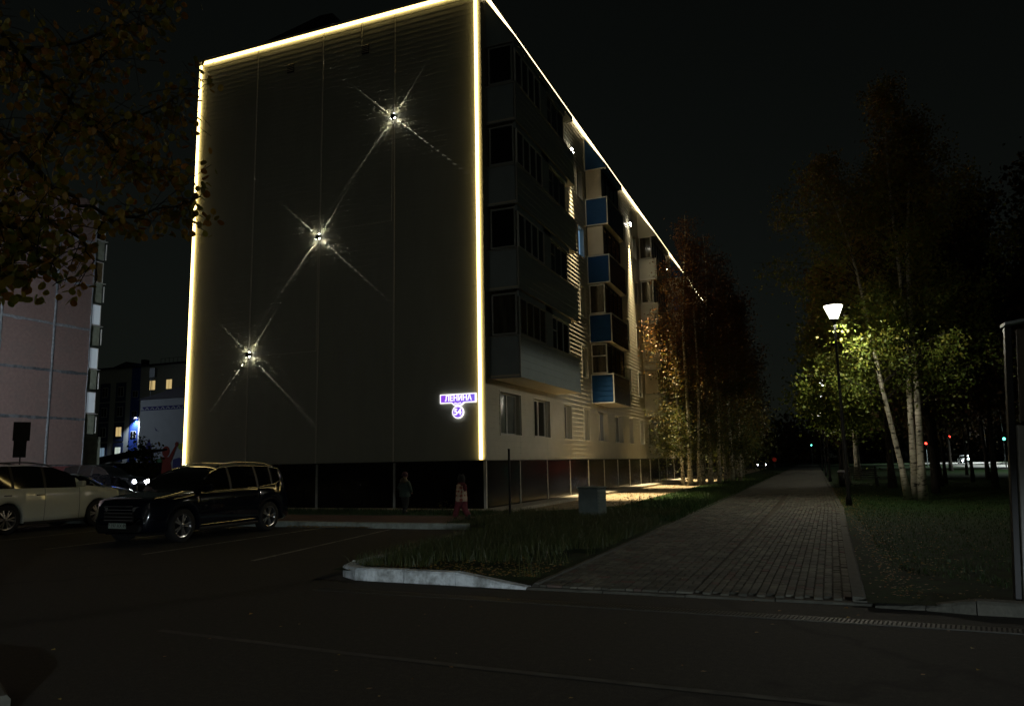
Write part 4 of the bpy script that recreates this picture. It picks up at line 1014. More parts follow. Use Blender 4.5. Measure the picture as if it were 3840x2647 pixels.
scatter(2600, lf_right, .022, 'fallen_leaves', 'yellow fallen leaves along the right edge of the path', 1)
def lf_isl(r, n): x = r.uniform(-6.6, -3.6, n); y = 9.85+np.abs(r.normal(0, .8, n)); return np.stack([x, y, .115+0*x], 1)
scatter(900, lf_isl, .025, 'fallen_leaves', 'yellow fallen leaves behind the white painted kerb', 2)
def lf_all(r, n): x = r.uniform(-7, 8, n); y = r.uniform(4, 40, n); z = np.where((x > -3.5) & (x < .5) & (y > 9.6), .053, .012); ok = (y < 9.3) | ((x > -3.4) & (x < .4)); return np.stack([x, y, z], 1)[ok]
scatter(420, lf_all, .024, 'fallen_leaves', 'scattered fallen leaves on the road and the path', 3)
def lf_kerb(r, n): x = r.uniform(-13.6, -11.0, n); y = 17.47-np.abs(r.normal(0, .09, n)); return np.stack([x, y, .012+r.random(n)*.03], 1)
scatter(500, lf_kerb, .035, 'fallen_leaves', 'brown leaves drifted against the parking kerb', 4)
def lf_sand(r, n): x = r.uniform(-8.9, -6.2, n); y = r.uniform(24, 47, n); return np.stack([x, y, .1+0*x], 1)
scatter(1500, lf_sand, .03, 'fallen_leaves', 'fallen leaves on the lit sandy strip by the facade', 5)
def lf_lawn(r, n): x = r.uniform(.9, 7, n); y = r.uniform(9.4, 25, n); return np.stack([x, y, .12+0*x], 1)
scatter(380, lf_lawn, .022, 'fallen_leaves', 'pale leaves scattered over the dark lawn', 6)

# ------------------------------------------------------------------ LAMPS
def path_lamp(x_, y_, lab, on=True, power=None):
    L = empty('path_lamp', (x_, y_, .06)); tag(L, lab, 'street lamp', 'lamps along the path')
    MB().lathe([(.10, 0), (.10, .25), (.06, .32), (.055, 3.0), (.045, 3.05), (.04, 6.05), (.05, 6.1), (.05, 6.18)], 14).build('pole', M['black_metal'], L, smooth=True)
    MB().lathe([(.125, 6.19), (.13, 6.20), (.30, 6.62), (.30, 6.625)], 28, closed=False).build('shade', M['path_lens'] if on else M['glass_grey'], L, smooth=True)
    MB().lathe([(.31, 6.626), (.31, 6.645), (.25, 6.68), (.10, 6.70)], 28).build('cap', M['steel'], L, smooth=True)
    if on: spot('path_light', L, (0, 0, 6.02), (0, 0, 0), PATHLAMP_P*(power or 1), 177, .08, (1, .93, .74), .12)
    MB().lathe([(.07, 6.10), (.13, 6.12), (.13, 6.18), (.09, 6.181)], 20).build('collar', M['black_metal'], L)
    return L
path_lamp(.95, 27.23, 'black path lamp with brightly glowing white cone shade')
path_lamp(.85, 53.3, power=.4, lab='second lamp post along the path, its head hidden in leaves')
path_lamp(.82, 68.2, 'third lamp post along the path, far and thin', power=.4)
path_lamp(.8, 95.0, 'farthest lamp post along the path', power=.4)
def added_street_lamp(x_, y_, h_, ax, ay, lab, power, col, tgt, size=150, nm='added_street_lamp'):
    L = empty(nm, (x_, y_, 0)); tag(L, lab, 'street lamp')
    MB().lathe([(.11, 0), (.10, 1), (.06, h_-.1), (.05, h_)], 12).build('pole', M['grey_metal'], L, smooth=True)
    MB().tube([(0, 0, h_-.05), (ax*.5, ay*.5, h_+.25), (ax, ay, h_+.3)], .035, 8).build('arm', M['grey_metal'], L)
    MB().box(ax-.16, ax+.16, ay-.3, ay+.3, h_+.24, h_+.36).build('lamp_head', M['grey_metal'], L, bevel=.02)
    MB().box(ax-.13, ax+.13, ay-.26, ay+.26, h_+.225, h_+.238).build('lens', emis('added_street_lens', col, 30), L)
    spot('added_street_light', L, (ax, ay, h_+.15), tgt, power, size, .5, col, .12)
    return L
added_street_lamp(2.6, -6.5, 8.5, 0, 1.5, 'assumed street lamp on the near side of the road, unseen behind the viewer', ASSUMED_STREET_P*.5, (1, .93, .78), (-.5, 6, 0), 165)  # unseen lamp, assumed from the light on road and gable
added_street_lamp(-14, -9.0, 8.5, 0, 1.5, 'assumed street lamp, out of view across the road from the parking bays', ASSUMED_STREET_P*4.2, (1, .93, .78), (.5, 8, 0), 165)  # assumed lamp out of view, turned up to light the near aspen leaves
added_street_lamp(-35.5, 9.5, 8.0, -1.2, 0, 'assumed yard lamp, out of view, lighting the pink panel block from the left', ASSUMED_YARD_P, (.86, .93, 1.0), (-9.5, 19, 7.0), 95)  # assumed lamp out of view, aimed to brighten the panel block
added_street_lamp(-84, 56, 8.5, 1.2, 0, 'added lamp brightening the mural building, unseen behind the panel block', 1000, (.82, .92, 1.0), (12, 22, 4.0), 130)  # added out of view to brighten the mural wall and far block
for yy, pw in ((78, 14000), (118, 20000), (160, 20000)):
    added_street_lamp(32.0, yy, 9.0, -5, 0, 'assumed avenue lamp beyond the park, %s' % {78: 'nearest', 118: 'middle', 160: 'farthest'}[yy], pw, (.9, 1.0, .95), (-7, 0, 0), 130)  # assumed lamps, put in to make the avenue surface bright

ff = empty('added_floodlight', (12.5, -16.5, 0)); tag(ff, 'unseen low floodlight added behind the viewer to light kerb and path mouth', 'floodlight')  # unseen floodlight, put in for the bluish light on kerb and path mouth
MB().lathe([(.05, 0), (.05, 2.5)], 10).build('pole', M['grey_metal'], ff)
MB().box(-.2, .2, -.1, .1, 2.5, 2.75).xform(Matrix.Rotation(R(28), 4, 'Z')).build('lamp_head', M['grey_metal'], ff)
_dir = Vector((-17.3, 26.0, -4.15)); _hor = Vector((26.0, 17.3, 0))
fan('flood_light', ff, (-.1, .16, 2.6), _dir, _hor, 12500, 58, .19, (.84, .95, 1.0), .1, 1.0)
# ------------------------------------------------------------------ STREET FURNITURE
cb = empty('utility_cabinet', (-5.68, 20.15, .06), R(-12)); tag(cb, 'small grey green utility cabinet standing in the tall grass', 'cabinet')
MB().box(-.33, .26, -.22, .30, 0, .86).build('body', M['cabinet'], cb, bevel=.015)
MB().box(-.36, .29, -.25, .33, .865, .90).build('lid', M['cabinet'], cb, bevel=.01)
MB().box(-.28, .21, -.235, -.224, .08, .80).build('door', M['cabinet'], cb, bevel=.004)
mb = MB()
for i in range(8): mb.box(.262, .275, -.18, .26, .10+i*.09, .14+i*.09)
mb.build('louvres', M['cabinet'], cb)
ps = empty('slim_post', (-8.1, 20.12, .1)); tag(ps, 'thin black post standing near the building corner', 'post')
MB().box(-.025, .025, -.025, .025, 0, 1.92).build('post_shaft', M['black_metal'], ps); MB().box(-.03, .03, -.03, .03, 1.921, 1.94).build('post_cap', M['black_metal'], ps)
# sign post at the right edge
sp = empty('sign_post', (1.90, 9.75, 0)); tag(sp, 'tall sign board on a metal post cut by the right edge', 'sign'); sp.rotation_euler = (0, R(3.6), 0)
MB().box(-.02, .045, -.05, .05, 0, 3.05).build('post', M['black_metal'], sp, bevel=.006)
MB().box(.09, .60, -.06, .0, 2.0, 3.02).build('board', mat('board_brown', (.10, .085, .065), .7, var=.25, stretch=(3, 1, 1)), sp, bevel=.01)
MB().prism([(-.03, -.12, 3.06), (.7, -.12, 3.22), (.7, .12, 3.22), (-.03, .12, 3.06)], (0, 0, .03)).build('top_cap', M['grey_metal'], sp)
MB().box(.05, .125, -.09, -.02, 0, 1.96).build('support_pole', M['trim_grey'], sp, bevel=.012)
# parking sign seen from behind (two plates)
sg = empty('parking_sign', (-31.3, 22.2, 0)); tag(sg, 'back of a two plate parking sign rising behind the white car', 'sign')
A = R(20)
MB().box(-.32, .30, -.012, .012, 2.95, 3.75).xform(Matrix.Rotation(A+R(35), 4, 'Z')).build('upper_plate', M['black_metal'], sg)
MB().box(-.27, .20, .013, .035, 2.25, 2.95).xform(Matrix.Rotation(A+R(35), 4, 'Z')).build('lower_plate', M['black_metal'], sg)
MB().tube([(0, 0, 0), (0, 0, 2.3)], .03, 8).build('pole', M['black_metal'], sg)
# bench and bin
bn = empty('park_bench', (2.3, 44.6, .07), R(8)); tag(bn, 'slatted park bench beside the path behind the lamp post', 'bench')
slat = MB().box(-.8, .8, -.035, .035, 0, .03).mesh('seat_slat', M['steel'])
for i in range(5): put('seat_slat', slat, bn, (0, -.22+i*.1, .45))
for i in range(5): put('back_slat', slat, bn, (0, .27+i*.03, .56+i*.1), (R(75), 0, 0))
for s_ in (-.7, .7): MB().box(s_-.03, s_+.03, -.25, .3, 0, .44).box(s_-.03, s_+.03, .24, .3, .44, 1.05).build('bench_frame', M['black_metal'], bn)
bi = empty('litter_bin', (1.35, 43.6, .07)); tag(bi, 'round litter bin with a pale liner beside the path', 'bin')
MB().lathe([(.22, 0), (.27, .75), (.25, .76)], 16).build('body', M['black_metal'], bi, smooth=True); MB().lathe([(.27, .762), (.28, .82), (.20, .86)], 16).build('liner', mat('liner', (.5, .48, .62), .5), bi)
# pale slab on the lawn at the right edge
s_ = MB().prism([(2.25, 11.3, .05), (2.9, 11.2, .05), (2.95, 11.4, .05), (2.5, 11.55, .05), (2.3, 11.45, .05)], (0, 0, .08)).build('kerb_fragment', M['green_kerb'], bevel=.02); tag(s_, 'broken pale kerb piece lying in the grass at the right', 'kerb piece')
# traffic lights
def signal(x_, y_, h_, m, lab):
    T = empty('traffic_light', (x_, y_, 0)); tag(T, lab, 'traffic light')
    MB().tube([(0, 0, 0), (0, 0, h_)], .06, 8).build('pole', M['grey_metal'], T)
    MB().box(-.18, .18, -.36, -.08, h_-1.0, h_).build('housing', M['black_metal'], T, bevel=.02)
    for k in range(3):
        on = (m == 'red_on' and k == 0) or (m == 'green_on' and k == 2)
        MB().lathe([(.16, 0), (.14, .05)], 14).xform(Matrix.Translation((0, -.361, h_-.18-k*.31)) @ Matrix.Rotation(R(90), 4, 'X')).build('signal_lens', M[m] if on else M['glass'], T)
signal(15.2, 104, 3.9, 'red_on', 'traffic light showing red, right one beyond the park')
signal(14.4, 118, 3.4, 'red_on', 'traffic light showing red beside the farther crossing')
signal(11.0, 100, 3.1, 'red_on', 'traffic light showing red between dark park trunks')
signal(-.4, 178, 5.0, 'green_on', 'traffic light showing green at the end of the path')
signal(20.4, 102, 4.1, 'green_on', 'traffic light showing green near the right edge')

# ------------------------------------------------------------------ CARS
def interp(x, pts):
    if x <= pts[0][0]: return pts[0][1]
    for (a, u), (b, v_) in zip(pts[:-1], pts[1:]):
        if x <= b:
            t = (x-a)/(b-a) if b > a else 0; t = t*t*(3-2*t)*.5+t*.5; return u+(v_-u)*t
    return pts[-1][1]
def make_car(loc, rz, label, L, W, top, belt, wb, fo, paint, rim_m, wheel_r=.37, pillars=(), ws=(1.15, 2.0), cabin=None, bw=(4.3, 4.7), group=None, name='parked_car', chrome=False, rails=True, lights_on=False, plate=None, arch=.44, cat='car', lod=1, spokes=5, glass_m=None, nose_z=.34):
    car = empty(name, (*loc, 0), rz); tag(car, label, cat, group)
    cabin = cabin or (ws[0]+.12, bw[0])
    wc = [fo, fo+wb]; ds = set([0, .03, .08, .15, .25, L, L-.03, L-.08, L-.15, L-.25])
    d = .35
    while d < L-.3: ds.add(round(d, 3)); d += .09 if lod else .25
    for c in wc:
        for a in range(0, 181, 15 if lod else 30): ds.add(round(c-arch*math.cos(R(a)), 4))
    for p in pillars: ds.add(p[0]); ds.add(p[1])
    ds |= {ws[0], ws[1], bw[0], bw[1]}
    ds = sorted(ds); zb = .26
    hw = lambda d: (W/2)*(1-.22*math.exp(-d/.16)-.06*math.exp(-d/.7)-.12*math.exp(-(L-d)/.15)-.03*math.exp(-(L-d)/.6))
    rows = []
    for d in ds:
        w_ = hw(d); tp = interp(d, top); bl = min(interp(d, belt), tp-.03); lo = zb+(.08*math.exp(-d/.3)+.12*math.exp(-(L-d)/.3)); ins = 0
        for c in wc:
            if abs(d-c) < arch: lo = max(lo, wheel_r+math.sqrt(max(0, arch**2-(d-c)**2)))
        cab = max(0, tp-bl-.1); x_ = L/2-d; fl = .03*math.exp(-((d-wc[0])/.45)**2)+.035*math.exp(-((d-wc[1])/.45)**2)
        lo = min(lo, bl-.12)
        sec = [(0, lo if lo > zb+.2 else zb), (w_*.86, lo if lo > zb+.2 else zb), (w_*.975+fl, lo), (w_*.99+fl, lo+(bl-lo)*.2), (w_+fl*.8, lo+(bl-lo)*.5), (w_*.985+fl*.3, lo+(bl-lo)*.78), (w_*.955, bl-.02), (w_*.93, bl),
               (w_*.93-cab*.17, bl+(tp-bl)*.48), (w_*.93-cab*.40, bl+(tp-bl)*.93 if cab > .1 else bl+(tp-bl)*.6), (w_*.93-cab*.40-.16*w_/.9, tp-.012), (w_*.36, tp-.001), (0, tp)]
        rows.append((x_, sec))
    nr = len(rows[0][1]); verts = []; idx = {}
    for i, (x_, sec) in enumerate(rows):
        for j, (y_, z_) in enumerate(sec):
            idx[(i, j, 1)] = len(verts); verts.append((x_, y_, z_))
            if j in (0, nr-1): idx[(i, j, -1)] = idx[(i, j, 1)]
            else: idx[(i, j, -1)] = len(verts); verts.append((x_, -y_, z_))
    groups = {'body': [], 'window_pillar': [], 'side_window': [], 'windscreen': [], 'rear_window': []}
    for i in range(len(rows)-1):
        dm = (ds[i]+ds[i+1])/2
        for j in range(nr-1):
            for s in (1, -1):
                q = (idx[(i, j, s)], idx[(i+1, j, s)], idx[(i+1, j+1, s)], idx[(i, j+1, s)])
                if s == 1: q = q[::-1]
                q = tuple(dict.fromkeys(q))
                k = 'body'
                if 7 <= j <= 8 and cabin[0] < dm < cabin[1] and not any(p[0] < dm < p[1] for p in pillars): k = 'side_window'
                elif 7 <= j <= 8 and cabin[0] < dm < cabin[1]: k = 'window_pillar'
                if 9 <= j and ws[0] < dm < ws[1]: k = 'windscreen'
                if 9 <= j and bw[0]+.1 < dm < bw[1]: k = 'rear_window'
                if len(q) > 2: groups[k].append((q, s))
    for i in (0, len(rows)-1):
        for s in (1, -1):
            for j in range(nr-1):
                q = tuple(dict.fromkeys((idx[(i, j, s)], idx[(i, j+1, s)], idx[(i, 0, s)])))
                if len(q) > 2: groups['body'].append((q, s))
    def sub(faces, nm, m):
        used = sorted({v for q in faces for v in q}); mp = {v: k for k, v in enumerate(used)}
        mb = MB(); mb.v = [verts[v] for v in used]; mb.f = [tuple(mp[v] for v in q) for q in faces]; return mb.build(nm, m, car, smooth=True)
    body = sub([q for q, s in groups['body']], 'body', paint)
    for s in (1, -1):
        fs = [q for q, s2 in groups['side_window'] if s2 == s]
        if fs: sub(fs, 'side_window', M['car_glass'])
    if groups['window_pillar']:
        for s in (1, -1): sub([q for q, s2 in groups['window_pillar'] if s2 == s], 'window_pillar', M['black_metal'])
    if groups['windscreen']: sub([q for q, s in groups['windscreen']], 'windscreen', glass_m or M['windscreen'])
    if groups['rear_window']: sub([q for q, s in groups['rear_window']], 'rear_window', M['car_glass'])
    # underbody / wheel wells
    MB().box(-L/2+.25, L/2-.25, -W/2+.30, W/2-.30, .2, .62).build('underbody', M['void'], car)
    # wheels
    tyre = MB().lathe([(wheel_r*.70, -.11), (wheel_r*.93, -.115), (wheel_r, -.085), (wheel_r, .085), (wheel_r*.93, .115), (wheel_r*.70, .11)], 28, closed=False); tyre.xform(Matrix.Rotation(R(90), 4, 'X')); tyme = tyre.mesh('tyre', M['rubber'], True)
    rm = MB(); rr = wheel_r*.70
    rm.lathe([(rr, -.10), (rr, .10), (rr*.93, .095), (rr*.90, .02)], 28, closed=False)
    for k in range(spokes):
        a = 2*PI*k/spokes
        for da in ((-.13, .13) if spokes < 8 else (0,)):
            ca, sa = math.cos(a+da*1.4), math.sin(a+da*1.4); cb_, sb = math.cos(a+da*.4), math.sin(a+da*.4); wv = Vector((-math.sin(a), math.cos(a), 0))*.017
            p0 = Vector((cb_*.04, sb*.04, .085)); p1 = Vector((ca*rr*.95, sa*rr*.95, .07)); n = len(rm.v)
            rm.v += [tuple(p0-wv), tuple(p0+wv), tuple(p1+wv*1.2), tuple(p1-wv*1.2)]+[tuple(q-Vector((0, 0, .03))) for q in (p0-wv, p0+wv, p1+wv*1.2, p1-wv*1.2)]
            rm.f += [tuple(n+t for t in q) for q in ((0, 1, 2, 3), (0, 4, 5, 1), (1, 5, 6, 2), (2, 6, 7, 3), (3, 7, 4, 0))]
    rm.lathe([(.055, .05), (.055, .092), (.03, .10)], 12)
    rm.xform(Matrix.Rotation(R(90), 4, 'X')); rme = rm.mesh('rim', rim_m)
    hub = MB().lathe([(rr*.9, -.02), (rr*.9, .0)], 20); hub.xform(Matrix.Rotation(R(90), 4, 'X')); hme = hub.mesh('brake_disc', M['black_metal'])
    for c in wc:
        for s in (1, -1):
            wl = empty('wheel', (L/2-c, s*(W/2-.13), wheel_r), 0 if s < 0 else PI); wl.parent = car
            put('tyre', tyme, wl); put('rim', rme, wl); put('brake_disc', hme, wl)
    # front and rear lights, grille, plate, mirrors, handles
    fz = interp(.12, top)
    for s in (1, -1):
        hl = MB(); y1 = hw(.12)-.02; n = 6; pts = []
        hl.prism([(L/2-.035, s*(y1-.42), fz-.16), (L/2-.10, s*(y1-.12), fz-.12), (L/2-.36, s*(y1+.045), fz-.12), (L/2-.36, s*(y1+.045), fz-.24), (L/2-.10, s*(y1-.10), fz-.27), (L/2-.03, s*(y1-.42), fz-.26)], (.02, s*.012, .0))
        hl.build('headlight', M['head_white'] if lights_on else M['lamp_lens'], car)
        if lights_on: MB().lathe([(.11, 0), (.12, .05), (.09, .07)], 14).xform(Matrix.Translation((L/2-.02, s*.62, fz-.17)) @ Matrix.Rotation(R(90), 4, 'Y')).build('headlight_bulb', M['head_far'], car)
        tl = MB(); tl.prism([(-L/2+.02, s*(y1-.3), .98), (-L/2+.10, s*(y1+.02), 1.0), (-L/2+.34, s*(y1+.05), 1.02), (-L/2+.34, s*(y1+.05), .9), (-L/2+.02, s*(y1-.3), .84)], (-.012, s*.012, 0)); tl.build('tail_light', mat('tail_red', (.12, .01, .01), .15), car)
        mi = MB(); mi.box(L/2-ws[0]-.38, L/2-ws[0]-.22, s*(W/2-.03) if s > 0 else -W/2-.19, W/2+.19 if s > 0 else -(W/2-.03), interp(ws[0]+.3, belt)+.02, interp(ws[0]+.3, belt)+.19); mi.build('side_mirror', paint if lod else M['black_metal'], car, bevel=.04)
        for p in pillars[:2]:
            d = p[0]+.22; hd = MB(); zz = interp(d, belt)-.19; yy = hw(d)*.99+.012
            hd.tube([(L/2-d+.11, s*(yy), zz), (L/2-d+.09, s*(yy+.03), zz+.005), (L/2-d-.09, s*(yy+.03), zz+.005), (L/2-d-.11, s*yy, zz)], .014, 6); hd.build('door_handle', paint if chrome else M['black_metal'], car)
        if rails:
            pt = []
            for k in range(13):
                d = ws[1]+.12+(bw[0]-ws[1]-.15)*k/12; cabh = interp(d, top)-interp(d, belt)-.1; e = math.sin(PI*k/12)**.35
                pt.append((L/2-d, s*(hw(d)*.93-cabh*.40-.10), interp(d, top)-.03+.085*e))
            MB().tube(pt, .02, 6).build('roof_rail', M['chrome'] if chrome else M['black_metal'], car, smooth=True)
        if chrome:
            lo_ = []; hi = []
            for k in range(25):
                d = cabin[0]+.1+(cabin[1]-cabin[0]-.1)*k/24; w2 = hw(d); bl = interp(d, belt); tp = interp(d, top); cab = max(0, tp-bl-.1)
                lo_.append((L/2-d, s*(w2*.93+.006), bl+.004)); hi.append((L/2-d, s*(w2*.93-cab*.40+.012), bl+(tp-bl)*.93))
            MB().tube(lo_, .017, 6).build('window_trim', M['chrome'], car, smooth=True); MB().tube(hi+[lo_[-1]], .015, 6).build('window_trim', M['chrome'], car, smooth=True)
            MB().tube([(L/2-fo-.55, s*(W/2*.985), .34), (L/2-fo-wb+.55, s*(W/2*.985), .36)], .016, 5).build('sill_trim', M['chrome'], car)
        # door shut lines
        for d in ([ws[0]+.22]+[p[0]+.04 for p in pillars]):
            if any(abs(d-c) < arch for c in wc): continue
            pts = []; i = min(range(len(ds)), key=lambda q: abs(ds[q]-d)); sec = rows[i][1]
            for j in range(2, 8): pts.append((rows[i][0], s*(sec[j][0]+.002), sec[j][1]))
            MB().tube(pts, .005, 4).build('shut_line', M['void'], car)
        # sill
        MB().box(L/2-fo-wb+arch+.03, L/2-fo-arch-.03, min(s*(W/2-.10), s*(W/2+.02)), max(s*(W/2-.10), s*(W/2+.02)), .22, .30).build('sill', M['black_metal'], car, bevel=.02)
    gz = fz-.2
    gq = MB(); gq.box(L/2-.05, L/2+.012, -.45, .45, nose_z+.16, gz-.05); gq.build('grille', M['black_metal'], car, bevel=.02)
    for k in range(5 if lod else 0): MB().box(L/2+.012, L/2+.02, -.42, .42, nose_z+.2+k*.075, nose_z+.215+k*.075).build('grille_bar', M['lamp_lens'], car)
    MB().box(L/2-.03, L/2+.02, -.62, .62, nose_z-.06, nose_z+.1).build('bumper_insert', M['black_metal'], car, bevel=.02)
    pb = MB().box(L/2+.022, L/2+.03, -.26, .26, nose_z+.03, nose_z+.145).build('number_plate', M['plate'], car)
    if plate:
        tm = text_mesh(plate, .105, M['ink'], depth=.001); o = put('plate_text', tm, pb, (L/2+.0325, 0, nose_z+.088), (R(90), 0, R(90)))
    return car
suv_top = [(0, .62), (.04, .86), (.12, .98), (.35, 1.04), (1.25, 1.16), (1.95, 1.60), (2.25, 1.70), (2.9, 1.745), (3.9, 1.72), (4.35, 1.64), (4.62, 1.30), (4.72, 1.08), (4.80, .85)]
suv_belt = [(0, .55), (.12, .92), (1.25, 1.08), (3.4, 1.13), (4.1, 1.2), (4.4, 1.32), (4.8, .8)]
make_car((-14.42, 14.98), R(-90), 'dark blue seven seat car nose out in the bay by the gable', 4.80, 1.93, suv_top, suv_belt, 2.95, .93, M['navy_paint'], M['rim'], pillars=((2.45, 2.53), (3.42, 3.50), (3.98, 4.04)), ws=(1.25, 2.1), bw=(4.40, 4.66), cabin=(1.55, 4.32), chrome=True, plate='P 197 XX 89', wheel_r=.375, name='parked_car', group='cars parked in the bays', glass_m=M['windscreen'])
pr_top = [(0, .7), (.05, .95), (.15, 1.08), (.4, 1.13), (1.35, 1.24), (2.0, 1.68), (2.35, 1.80), (3.0, 1.85), (4.1, 1.84), (4.55, 1.75), (4.78, 1.25), (4.84, .95)]
pr_belt = [(0, .6), (.15, 1.0), (1.35, 1.17), (3.5, 1.2), (4.6, 1.22), (4.84, .9)]
make_car((-21.05, 15.35), R(90), 'white off-road car at the left edge with black roof rails', 4.84, 1.90, pr_top, pr_belt, 2.79, .95, M['white_paint'], M['rim_dim'], pillars=((2.62, 2.70), (3.55, 3.63)), ws=(1.35, 2.15), bw=(4.55, 4.75), cabin=(1.7, 4.45), wheel_r=.39, group='cars parked in the bays', spokes=6)
sd_top = [(0, .55), (.05, .70), (.3, .80), (1.2, .98), (1.95, 1.36), (2.3, 1.46), (3.1, 1.45), (3.9, 1.1), (4.4, 1.05), (4.5, .8)]
sd_belt = [(0, .5), (.3, .74), (1.2, .92), (3.8, 1.0), (4.5, .75)]
make_car((-29.3, 23.3), R(42), 'pale bonnet car half hidden behind the white off-road car', 4.5, 1.78, [(a, b*1.05) for a, b in sd_top], sd_belt, 2.65, .85, M['pale_paint'], M['rim_dim'], pillars=((2.4, 2.48),), ws=(1.2, 2.05), bw=(3.3, 3.85), cabin=(1.5, 3.5), wheel_r=.33, group='cars parked in the bays', rails=False, lod=0)
bk_top = [(a, b*1.08) for a, b in pr_top]; bk_belt = [(a, b*1.05) for a, b in pr_belt]
make_car((-39.6, 33.4), R(12), 'black off-road car with a dazzling headlight behind the parked cars', 4.84, 1.95, bk_top, bk_belt, 2.8, .95, M['black_paint'], M['rim_dim'], pillars=((2.62, 2.70), (3.55, 3.63)), ws=(1.35, 2.15), bw=(4.55, 4.75), cabin=(1.7, 4.45), wheel_r=.4, rails=False, lod=0, lights_on=True, name='driving_car')
c = make_car((-8.2, 134), R(-88), 'distant car with two bright headlights left of the path', 4.5, 1.8, sd_top, sd_belt, 2.65, .85, M['black_paint'], M['rim_dim'], pillars=((2.4, 2.48),), ws=(1.2, 2.05), bw=(3.3, 3.85), cabin=(1.5, 3.5), wheel_r=.33, rails=False, lod=0, lights_on=True, name='driving_car', group='cars with lit headlights far away')
c = make_car((18.8, 172), R(-92), 'distant car with bright headlights on the avenue, seen between trunks', 4.5, 1.8, sd_top, sd_belt, 2.65, .85, M['black_paint'], M['rim_dim'], pillars=((2.4, 2.48),), ws=(1.2, 2.05), bw=(3.3, 3.85), cabin=(1.5, 3.5), wheel_r=.33, rails=False, lod=0, lights_on=True, name='driving_car', group='cars with lit headlights far away')
c = make_car((24.0, 150), R(-92), 'second distant car with bright headlights on the avenue', 4.5, 1.8, sd_top, sd_belt, 2.65, .85, M['pale_paint'], M['rim_dim'], pillars=((2.4, 2.48),), ws=(1.2, 2.05), bw=(3.3, 3.85), cabin=(1.5, 3.5), wheel_r=.33, rails=False, lod=0, lights_on=True, name='driving_car', group='cars with lit headlights far away')
# dark bin bags with creased highlights behind the pale car
bb = empty('bin_bags', (-33.0, 27.6, 0)); tag(bb, 'shiny black plastic sheeting heaped behind the pale car', 'plastic sheet')
bm2 = bmesh.new(); bmesh.ops.create_grid(bm2, x_segments=40, y_segments=24, size=1)
for v in bm2.verts:
    x_, y_ = v.co.x, v.co.y; hgt = (1-x_*x_)**.5*(1-y_*y_)**.5 if abs(x_) < 1 and abs(y_) < 1 else 0
    v.co = Vector((x_*1.6, y_*.9, 1.45*hgt+.13*noise.noise(Vector((x_*5, y_*5, 1)))+.05*noise.noise(Vector((x_*13, y_*13, 2)))))
me = bpy.data.meshes.new('sheet'); bm2.to_mesh(me); bm2.free(); me.materials.append(mat('black_plastic', (.01, .01, .012), .15)); put('sheet', me, bb, (0, 0, 0), (0, 0, R(40)))
# red round sign near the far car
rs = empty('road_sign', (-6.0, 130, 0)); tag(rs, 'small red round sign far away beside the car headlights', 'sign')
MB().tube([(0, 0, 0), (0, 0, 1.1)], .04, 6).build('post', M['black_metal'], rs)
MB().lathe([(.34, 0), (.34, .03)], 20).xform(Matrix.Translation((0, -.05, 1.35)) @ Matrix.Rotation(R(90), 4, 'X')).build('disc', emis('sign_red_glow', (.8, .05, .03), .05), rs)  # disc glows faintly by itself in place of light falling on it
# small bush by the panel building
make_tree('bush', 'leafy bush in front of the far blue and white block', (-49.5, 44.5), [(0, 0, .3, .2, 4.2, .05), (.5, .2, .6, 0, 3.6, .04)], 1.2, .5, 4.4, 1500, .12, M['leaf_bush'], M['bark'], seed=3, nb=30, spread=.3, cat='bush')

# ------------------------------------------------------------------ CHILDREN
def skin_body(name, joints, bones, m, parent, sub=2):
    me = bpy.data.meshes.new(name); me.from_pydata([j[0] for j in joints], bones, []); me.materials.append(m)
    o = bpy.data.objects.new(name, me); C.objects.link(o); o.parent = parent
    sk = o.modifiers.new('skin', 'SKIN'); ly = me.skin_vertices[0] if me.skin_vertices else None
    if ly is None:
        bm = bmesh.new(); bm.from_mesh(me); bm.verts.layers.skin.verify(); bm.to_mesh(me); bm.free(); ly = me.skin_vertices[0]
    for i, j in enumerate(joints): ly.data[i].radius = (j[1], j[2] if len(j) > 2 else j[1])
    ly.data[0].use_root = True
    s = o.modifiers.new('sub', 'SUBSURF'); s.levels = sub; s.render_levels = sub; sk.use_smooth_shade = True
    return o
def loft(name, rings, m, parent, seg=18, cap=True):       # rings: (cx,cy,z,rx,ry)
    mb = MB()
    for cx_, cy_, z_, rx, ry in rings:
        for j in range(seg): a = 2*PI*j/seg; mb.v.append((cx_+rx*math.cos(a), cy_+ry*math.sin(a), z_))
    for i in range(len(rings)-1):
        for j in range(seg): j2 = (j+1) % seg; mb.f.append((i*seg+j, i*seg+j2, (i+1)*seg+j2, (i+1)*seg+j))
    if cap: mb.f.append(tuple(range(seg))[::-1]); mb.f.append(tuple((len(rings)-1)*seg+j for j in range(seg)))
    o = mb.build(name, m, parent, smooth=True); return o
def limb(name, pts, rads, m, parent): return MB().tube(pts, rads, 10).build(name, m, parent, smooth=True)
def hand(J, B, wrist, di, side):
    # five short finger chains rooted in the palm
    w0 = len(J); palm = wrist+di*.035; J.append((tuple(palm), .018, .010)); B.append((wrist_i[0], w0))
    lat = Vector((0, 1, 0)).cross(di).normalized()
    for k, (o_, l_) in enumerate(((-.015, .030), (-.005, .036), (.005, .034), (.014, .027))):
        a = len(J); b0 = palm+lat*o_+di*.012; J.append((tuple(b0), .006)); J.append((tuple(b0+di*l_*.6), .0055)); J.append((tuple(b0+di*l_+Vector((0, -.008, 0))), .0045)); B.extend([(w0, a), (a, a+1), (a+1, a+2)])
    a = len(J); t0 = palm-lat*.02; J.append((tuple(t0), .006)); J.append((tuple(t0-lat*.014+di*.018), .005)); B.extend([(w0, a), (a, a+1)])
wrist_i = [0]
